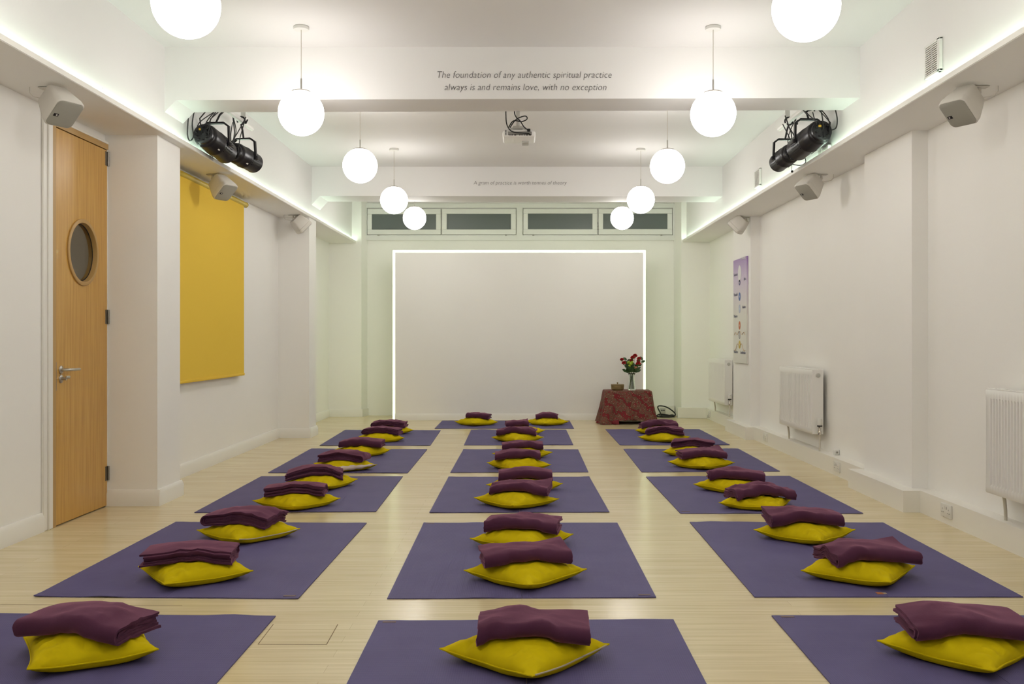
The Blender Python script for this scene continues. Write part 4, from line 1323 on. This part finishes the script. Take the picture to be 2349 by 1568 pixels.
# ------------------------------------------------------------------ MATS, CUSHIONS, BLANKETS
COLN = {'L': 'door-side', 'C': 'middle', 'R': 'radiator-side'}
ROWN = ['front row', 'second row', 'third row', 'fourth row', 'fifth row']
def ground(p): return flr(*p)
UNITS = {
    'L0': None, 'C0': None, 'R0': None,
    'L1': ((77, 1369), (684, 1374), (841, 1200), (403, 1198)),
    'C1': ((888, 1374), (1505, 1371), (1416, 1199.5), (972, 1200)),
    'R1': ((1731, 1370), (2347, 1370), (2026, 1199.5), (1582, 1198)),
    'L2': ((446, 1176), (862, 1174), (924, 1093), (599, 1093)),
    'C2': ((985, 1176), (1398, 1175), (1352, 1094), (1029, 1094)),
    'R2': ((1561, 1178), (1980, 1178), (1811, 1092), (1482, 1094)),
    'L3': ((615, 1084.5), (935, 1085), (980, 1031), (714, 1029)),
    'C3': ((1033, 1084), (1350, 1083), (1326, 1031), (1063, 1031)),
    'R3': ((1472, 1083), (1789, 1081), (1694, 1029.5), (1430, 1030)),
    'L4': ((733, 1022), (987, 1022), (1011, 987), (792, 986)),
    'C4': ((1064, 1021), (1315, 1020.5), (1299, 986), (1081, 986)),
    'R4': ((1422, 1021), (1674, 1020.5), (1605, 985), (1389, 985)),
}
QUAD = {k: [ground(p).xy for p in v] for k, v in UNITS.items() if v}
QUAD['L0'] = [V((-2.275, 2.29)), V((-1.047, 2.29)), V((-1.049, 4.087)), V((-2.275, 4.12))]
QUAD['C0'] = [V((-0.598, 2.22)), V((0.625, 2.22)), V((0.638, 4.036)), V((-0.601, 4.018))]
QUAD['R0'] = [V((1.050, 2.29)), V((2.27, 2.29)), V((2.29, 4.093)), V((1.066, 4.093))]
MT = 0.005
def yoga_mat(q, seed, label, wav=0.004):
    """q: near-left, near-right, far-right, far-left in the floor plane"""
    rnd = random.Random(seed)
    c = (q[0] + q[1] + q[2] + q[3]) / 4
    nu, nv = 14, 40
    def pt(u, v):
        return (q[0] * (1 - u) + q[1] * u) * (1 - v) + (q[3] * (1 - u) + q[2] * u) * v
    k1, k2, k3 = rnd.uniform(0, 9), rnd.uniform(0, 9), rnd.uniform(0, 9)
    def lift(u, v):
        e = max(0.0, 1 - min(v, 1 - v) / 0.05)
        n = noise.noise(V((u * 3 + k1, v * 1.0 + k2, k3)))
        return max(0.0, n) * wav * e * 2.0 + max(0.0, noise.noise(V((u * 2.2 + k2, v * 5 + k1, k3))) - 0.25) * 0.003
    mm = MB()
    bm = mm.bm
    top, bot = {}, {}
    for j in range(nv + 1):
        for i in range(nu + 1):
            u, v = i / nu, j / nv
            p = pt(u, v)
            l = lift(u, v)
            top[i, j] = bm.verts.new((p.x, p.y, MT + l))
            bot[i, j] = bm.verts.new((p.x, p.y, 0.0004 + l))
    for j in range(nv):
        for i in range(nu):
            bm.faces.new((top[i, j], top[i + 1, j], top[i + 1, j + 1], top[i, j + 1]))
            bm.faces.new((bot[i, j], bot[i, j + 1], bot[i + 1, j + 1], bot[i + 1, j]))
    for i in range(nu):
        bm.faces.new((bot[i, 0], bot[i + 1, 0], top[i + 1, 0], top[i, 0]))
        bm.faces.new((bot[i + 1, nv], bot[i, nv], top[i, nv], top[i + 1, nv]))
    for j in range(nv):
        bm.faces.new((bot[0, j + 1], bot[0, j], top[0, j], top[0, j + 1]))
        bm.faces.new((bot[nu, j], bot[nu, j + 1], top[nu, j + 1], top[nu, j]))
    o = mm.build('yoga_mat', MATP, None, V((c.x, c.y, 0)))
    return tag(o, label, 'yoga mat', 'purple yoga mats laid in pairs')
def mat_tag(parent, q, u, v, m_, w=0.055, d=0.016):
    p = (q[0] * (1 - u) + q[1] * u) * (1 - v) + (q[3] * (1 - u) + q[2] * u) * v
    mm = MB(); mm.box(p.x - w / 2, p.x + w / 2, p.y - d / 2, p.y + d / 2, MT - 0.0005, MT + 0.0022)
    o = mm.build('corner_tag', m_, parent, smooth=False)
    return o
ORD = {'L': 0, 'C': 1, 'R': 2}
MATOBJ = {}
for key, q in QUAD.items():
    col, row = key[0], int(key[1])
    n0, f0 = (q[0] + q[1]) / 2, (q[3] + q[2]) / 2
    g = (q[1] - q[0]).normalized() * 0.0006
    half = {'left': [q[0], n0 - g, f0 - g, q[3]], 'right': [n0 + g, q[1], q[2], f0 + g]}
    for side in ('left', 'right'):
        lab = 'purple yoga mat, %s half of the pair, %s, %s column' % (side, ROWN[row], COLN[col])
        MATOBJ[key + side] = (yoga_mat(half[side], hash((ORD[col], row, side == 'left')) % 9973, lab), half[side])
q5 = [ground(p).xy for p in ((997, 983), (1317, 983), (1302, 965), (1013, 965))]
q5[2].y = q5[3].y = q5[0].y + 1.2
q5[2].x, q5[3].x = q5[1].x, q5[0].x
mid0, mid1 = (q5[0] + q5[3]) / 2, (q5[1] + q5[2]) / 2
yoga_mat([q5[0], q5[1], mid1 - V((0, 0.0015)), mid0 - V((0, 0.0015))], 71, 'purple yoga mat laid crosswise before the far panel, nearer one')
yoga_mat([mid0 + V((0, 0.0015)), mid1 + V((0, 0.0015)), q5[2], q5[3]], 72, 'purple yoga mat laid crosswise before the far panel, touching its foot')
for key, u, v, m_ in (('C1left', 0.07, 0.985, TAGC), ('C1right', 0.92, 0.02, TAGC), ('C0left', 0.08, 0.985, TAGC), ('R0left', 0.10, 0.985, TAGC), ('L1right', 0.92, 0.02, TAGC), ('R2left', 0.07, 0.03, TAGC)):
    mat_tag(MATOBJ[key][0], MATOBJ[key][1], u, v, m_)
mat_tag(MATOBJ['R1left'][0], MATOBJ['R1left'][1], 0.965, 0.03, TAGO, 0.03, 0.03)
mat_tag(MATOBJ['R1left'][0], MATOBJ['R1left'][1], 0.998, 0.03, ZIPC, 0.018, 0.02)

class Cushion:
    def __init__(self, A, C, seed, puff=1.0, side=0.425, crump=0.0):
        h = 0.042
        a, c = flr(A[0], A[1], h), flr(C[0], C[1], h)
        d = c - a
        self.c = ((a + c) / 2).xy
        self.side = min(max(d.xy.length / sqrt(2), 0.39), 0.44) if side is None else side
        self.rot = atan2(d.y, d.x) - pi / 4        # local (-1,-1)->(1,1) is the left-right diagonal
        self.rot = atan2(d.y, d.x) + pi / 4 - pi / 2
        self.rnd = random.Random(seed)
        self.k = V((seed * 1.7, seed * 0.9, seed * 2.3))
        self.puff = puff
        self.crump = crump
    def f(self, u, v):
        return max(0.0, (1 - u * u) * (1 - v * v)) ** 0.5
    def xy(self, u, v):
        s = self.side / 2
        x = s * u * (1 - 0.085 * (1 - v * v) * abs(u))
        y = s * v * (1 - 0.085 * (1 - u * u) * abs(v))
        return x, y
    def wr(self, u, v):
        e = max(abs(u), abs(v))
        t = v if abs(u) > abs(v) else u
        nz = noise.noise(V((u * 2.2, v * 2.2, 0)) + self.k)
        n2_ = noise.noise(V((u * 5.5, v * 5.5, 3)) + self.k)
        rip = sin(t * 21 + self.k.x) * max(0, e - 0.55) * (1 - e) * 0.10
        return nz * (0.010 + self.crump * 0.02) + n2_ * (0.006 + self.crump * 0.012) + rip
    def top(self, u, v):
        f = self.f(u, v)
        seam = 0.030 + 0.016 * (u * v) ** 2 + 0.006 * noise.noise(V((u * 1.5, v * 1.5, 9)) + self.k)
        z = seam + 0.076 * self.puff * min(f, 0.86 + 0.25 * (f - 0.86)) + self.wr(u, v) * min(1, f * 2.2)
        return MT + z
    def bot(self, u, v):
        f = self.f(u, v)
        seam = 0.030 + 0.016 * (u * v) ** 2 + 0.006 * noise.noise(V((u * 1.5, v * 1.5, 9)) + self.k)
        return MT + max(0.0042, seam - 0.05 * f ** 0.8)
    def w2l(self, x, y):
        dx, dy = x - self.c.x, y - self.c.y
        cr, sr = cos(-self.rot), sin(-self.rot)
        return dx * cr - dy * sr, dx * sr + dy * cr
    def height(self, x, y):
        lx, ly = self.w2l(x, y)
        s = self.side / 2 * 0.96
        u, v = max(-1, min(1, lx / s)), max(-1, min(1, ly / s))
        return self.top(u, v)
    def world(self, u, v, z):
        x, y = self.xy(u, v)
        cr, sr = cos(self.rot), sin(self.rot)
        return V((self.c.x + x * cr - y * sr, self.c.y + x * sr + y * cr, z))
    def build(self, label, zip_edge=None, lining=False):
        n = 30
        def par(i):
            t = -1 + 2 * i / n
            return math.copysign(abs(t) ** 0.86, t)
        mm = MB()
        bm = mm.bm
        T, B = {}, {}
        for j in range(n + 1):
            for i in range(n + 1):
                u, v = par(i), par(j)
                T[i, j] = bm.verts.new(self.world(u, v, self.top(u, v)))
                if 0 < i < n and 0 < j < n:
                    B[i, j] = bm.verts.new(self.world(u, v, min(self.bot(u, v), self.top(u, v) - 0.003)))
                else:
                    B[i, j] = T[i, j]
        for j in range(n):
            for i in range(n):
                bm.faces.new((T[i, j], T[i + 1, j], T[i + 1, j + 1], T[i, j + 1]))
                bm.faces.new((B[i, j], B[i, j + 1], B[i + 1, j + 1], B[i + 1, j]))
        o = mm.build('cushion', CUSH, None, V((self.c.x, self.c.y, MT)), ang=75)
        tag(o, label, 'cushion', 'yellow cushions on the mats')
        mm = MB()
        P = []
        for e in range(4):
            for k in range(24):
                t = -1 + 2 * k / 24
                u, v = ((t, -1), (1, t), (-t, 1), (-1, -t))[e]
                P.append(self.world(u, v, self.top(u, v)))
        mm.tube(P, 0.0034, 6, True)
        mm.build('piping', CUSH, o)
        # edges that face the camera: local edge u=+1 or v=-1 depending on the turn
        def edge_pts(e, k0, k1, out, dz):
            R = []
            for k in range(17):
                t = k0 + (k1 - k0) * k / 16
                u, v = ((t, -1), (1, t), (t, 1), (-1, t))[e]
                p = self.world(u * out, v * out, self.top(u, v) + dz)
                R.append(p)
            return R
        if zip_edge is not None:
            mm = MB(); mm.tube(edge_pts(zip_edge, -0.92, 0.92, 1.008, 0.002), 0.0034, 6)
            z = mm.build('zip', ZIPC, o); z['label'] = 'pale zip'
        if lining:
            mm = MB()
            a0 = edge_pts(zip_edge if zip_edge is not None else 1, -1.0, 0.95, 1.0, 0.004)
            mm.tube(a0, [0.006 + 0.014 * sin(pi * min(1, 0.12 + k / 17)) + 0.004 * sin(k * 1.9) for k in range(17)], 10)
            z = mm.build('lining', LINING, o); z['label'] = 'white lining showing through the open edge'
        return o

def blanket(cu, center, lx, ly, T, rot, fold, seed, label, lift=None, arch=0.0, lump=1.0):
    """fold: side where the smooth bend lies (front, left, right, back)"""
    rnd = random.Random(seed * 13 + 5)
    kz = V((seed * 3.1, seed * 1.3, seed * 0.7))
    t = T / 6.3
    mm = MB()
    alongx = fold in ('left', 'right')
    d, w = (lx, ly) if alongx else (ly, lx)
    cr, sr = cos(rot), sin(rot)
    hc = max(cu.height(center.x, center.y), cu.height(center.x, center.y))
    def sup(x, y):
        h = cu.height(x, y)
        r = sqrt((x - center.x) ** 2 + (y - center.y) ** 2)
        return max(h, hc - 0.006 - 0.15 * max(0, r - 0.09))
    def place(s, q, z, zn):
        # s: along the fold depth (front -), q: along the width
        if fold == 'front': x, y = q, s
        elif fold == 'back': x, y = q, -s
        elif fold == 'left': x, y = s, q
        else: x, y = -s, q
        n1 = noise.noise(V((x * 5.5, y * 5.5, zn * 0.4)) + kz)
        n2_ = noise.noise(V((x * 13, y * 13, zn * 0.5)) + kz)
        n3 = noise.noise(V((x * 3, y * 3, 7)) + kz)
        z0 = z
        z = z * (1 + 0.16 * lump * n3)
        x += 0.010 * n1 * lump; y += 0.010 * noise.noise(V((x * 5, y * 5, 4)) + kz) * lump
        z += (0.008 * n1 + 0.004 * n2_) * lump * max(0.0, zn)
        z -= arch * (abs(x) / (lx / 2)) ** 2
        if lift:
            lxs, lys, am = lift
            z += am * max(0, (x * lxs / (lx / 2))) ** 2 * max(0, (y * lys / (ly / 2)) * 0.8 + 0.2)
        X, Y = center.x + x * cr - y * sr, center.y + x * sr + y * cr
        return V((X, Y, max(sup(X, Y) + 0.008 + z, cu.height(X, Y) + 0.007 + cu.crump * 0.012 + 0.8 * z0)))
    R = T / 2
    nlay = 3
    for k in range(nlay):
        ro = R - k * (R / nlay)              # outer radius of this nested sheet
        ri = ro - R / nlay * 0.86
        ends = (d / 2 + rnd.uniform(-0.012, 0.008) - 0.004 * k, d / 2 + rnd.uniform(-0.016, 0.006))
        cs = -d / 2 + R + k * R / nlay * 0.35         # bend centre
        outer, inner = [], []
        ns = 12
        for i in range(ns + 1):
            s = ends[0] + (cs - ends[0]) * i / ns
            outer.append((s, R + ro)); inner.append((s, R + ri))
        for i in range(1, 10):
            a = pi / 2 + pi * i / 10
            outer.append((cs + cos(a) * ro, R + sin(a) * ro)); inner.append((cs + cos(a) * ri, R + sin(a) * ri))
        for i in range(ns + 1):
            s = cs + (ends[1] - cs) * i / ns
            outer.append((s, R - ro)); inner.append((s, R - ri))
        loop = outer + inner[::-1]
        e0 = -w / 2 + rnd.uniform(-0.006, 0.012) + 0.004 * k
        e1 = w / 2 - rnd.uniform(-0.006, 0.012) - 0.004 * k
        secs = []
        nw = 16
        for j in range(nw + 1):
            q = e0 + (e1 - e0) * j / nw
            row = []
            for s, z in loop:
                qq = q
                if j in (0, nw):
                    qq += 0.006 * noise.noise(V((s * 20, z * 60, k * 3 + j)) + kz)
                    sh = 1.0
                row.append(place(s, qq, z, z / T))
            secs.append(row)
        mm.loft(secs)
    c0 = V((center.x, center.y, hc))
    o = mm.build('folded_blanket', FLEECE, None, c0, ang=50)
    return tag(o, label, 'blanket', 'plum folded blankets on the cushions')

# id: left tip, right tip, blanket (x0, x1 in px, rotation in degrees, fold side, length across, depth, forward shift) ...
SEATS = [
 ('L0', 'a', (43, 1462), (375, 1497), (50, 356, -15, 'front', 0.43, 0.27, 0.00), dict(lump=0.8)),
 ('C0', 'a', (1019, 1485), (1387, 1476), (1100, 1352, 1, 'front', 0.41, 0.26, 0.00), dict(zip=1, side=0.442, near=0.035)),
 ('R0', 'a', (2020, 1474), (2386, 1482), (2068, 2347, -3, 'front', 0.43, 0.27, 0.0), {}),
 ('L1', 'a', (313, 1302), (585, 1312), (340, 542, 7, 'back', 0.43, 0.25, 0.0), {}),
 ('L1', 'b', (454, 1218), (686, 1215), (472, 646, -14, 'left', 0.43, 0.26, 0.0), dict(zip=1, arch=0.0)),
 ('C1', 'a', (1068, 1311), (1342, 1308), (1101, 1304, 11, 'front', 0.42, 0.25, 0.0), dict(lump=1.3, lift=(1, 1, 0.03))),
 ('C1', 'b', (1077, 1238), (1316, 1228), (1117, 1283, -9, 'front', 0.42, 0.25, 0.0), {}),
 ('R1', 'a', (1830, 1311), (2106, 1300), (1870, 2100, 11, 'front', 0.44, 0.26, 0.0), dict(lift=(1, 1, 0.03))),
 ('R1', 'b', (1732, 1219), (1959, 1218), (1752, 1934, 1, 'front', 0.43, 0.24, 0.0), dict(lift=(-1, 1, 0.03))),
 ('L2', 'a', (585, 1150), (775, 1145), (606, 755, 4, 'back', 0.42, 0.24, 0.0), {}),
 ('L2', 'b', (652, 1110), (815, 1100), (654, 789, 10, 'back', 0.44, 0.24, 0.0), dict(arch=0.02)),
 ('C2', 'a', (1089, 1144), (1281, 1146), (1128, 1268, -10, 'front', 0.42, 0.24, 0.0), dict(lift=(1, 1, 0.05))),
 ('C2', 'b', (1121, 1114), (1286, 1110), (1146, 1265, 0, 'front', 0.41, 0.25, 0.0), {}),
 ('R2', 'a', (1641, 1155), (1827, 1143), (1668, 1817, 12, 'front', 0.44, 0.25, 0.0), dict(crump=0.6, puff=0.75)),
 ('R2', 'b', (1594, 1112), (1767, 1113), (1627, 1747, -6, 'front', 0.42, 0.24, 0.0), dict(zip=1)),
 ('L3', 'a', (718, 1064), (866, 1068), (733, 846, -6, 'right', 0.43, 0.26, 0.0), dict(lining=True, zip=None)),
 ('L3', 'b', (763, 1036), (891, 1033), (781, 881, -2, 'front', 0.43, 0.25, 0.0), {}),
 ('C3', 'a', (1117, 1062), (1264, 1067), (1137, 1239, 2, 'front', 0.40, 0.25, 0.0), dict(crump=0.2)),
 ('C3', 'b', (1130, 1041), (1266, 1039), (1150, 1247, 2, 'front', 0.41, 0.24, 0.0), {}),
 ('R3', 'a', (1533, 1060), (1684, 1062), (1554, 1663, 6, 'front', 0.42, 0.25, 0.0), dict(lift=(1, 1, 0.05))),
 ('R3', 'b', (1517, 1037), (1645, 1032), (1541, 1637, -10, 'left', 0.43, 0.25, 0.0), {}),
 ('L4', 'a', (818, 1001), (933, 1006), (836, 917, -7, 'left', 0.43, 0.25, 0.0), {}),
 ('L4', 'b', (840, 986), (948, 987), (856, 931, -3, 'left', 0.43, 0.25, 0.0), {}),
 ('C4', 'a', (1128, 1003), (1247, 1004), (1139, 1231, -4, 'front', 0.46, 0.25, 0.0), dict(lump=1.4)),
 ('C4', 'b', (1140, 988), (1249, 988), (1160, 1211, 5, 'front', 0.29, 0.25, 0.0), dict(lift=(1, 1, 0.03))),
 ('R4', 'a', (1465, 1003), (1582, 1003), (1482, 1567, -8, 'left', 0.44, 0.26, 0.0), {}),
 ('R4', 'b', (1465, 987), (1553, 985), (1469, 1551, 4, 'front', 0.45, 0.25, 0.0), dict(lump=1.6, crump=0.6, puff=0.8)),
 ('C5', 'a', (1043, 967), (1142, 968), (1070, 1127, -10, 'front', 0.33, 0.26, 0.0), {}),
 ('C5', 'b', (1207, 966.5), (1303, 967.5), (1229, 1281, -4, 'front', 0.31, 0.25, 0.0), dict(arch=0.025)),
]
FOLDW = {'front': 'smooth fold toward the camera', 'back': 'layered edges toward the camera', 'left': 'rounded fold toward the door', 'right': 'ragged layers toward the door'}
for i, (key, ab, A, C, (bx0, bx1, rot, fold, lx, ly, sh), opt) in enumerate(SEATS):
    col, row = key[0], int(key[1])
    cu = Cushion(A, C, i + 1, puff=opt.get('puff', 1.0), crump=opt.get('crump', 0.0), side=opt.get('side', 0.425))
    cu.c.y -= opt.get('near', 0.0)
    if row == 5:
        where = ('before the far panel, crosswise mats, %s' % ('nearer the door' if ab == 'a' else 'nearer the red table'))
    elif row == 0:
        where = '%s, %s column' % (ROWN[0], COLN[col])
    else:
        where = '%s, %s column, %s of its mats' % (ROWN[row], COLN[col], 'front end' if ab == 'a' else 'rear end')
    extra = ' with pale zip' if opt.get('zip') is not None else (' with white lining showing' if opt.get('lining') else (' looking rumpled' if opt.get('crump', 0) > 0.3 else ''))
    cu.build('yellow velvet cushion%s, %s' % (extra, where), zip_edge=1 if (opt.get('zip') is not None or opt.get('lining')) else None, lining=opt.get('lining', False)) if not opt.get('lining') else cu.build('yellow velvet cushion%s, %s' % (extra, where), None, True)
    Zc = cu.c.y + 0.015
    cxp_ = ((bx0 + bx1) / 2 - CX) / F * Zc
    where = where.replace(' of its mats', '')
    blanket(cu, V((cxp_, Zc)), lx, ly, 0.062, radians(rot), fold, i + 1, 'plum folded blanket, %s, %s' % (where, FOLDW[fold].replace(' toward the camera', '').replace(' toward the door', '')),
            lift=opt.get('lift'), arch=opt.get('arch', 0.0), lump=opt.get('lump', 1.0))
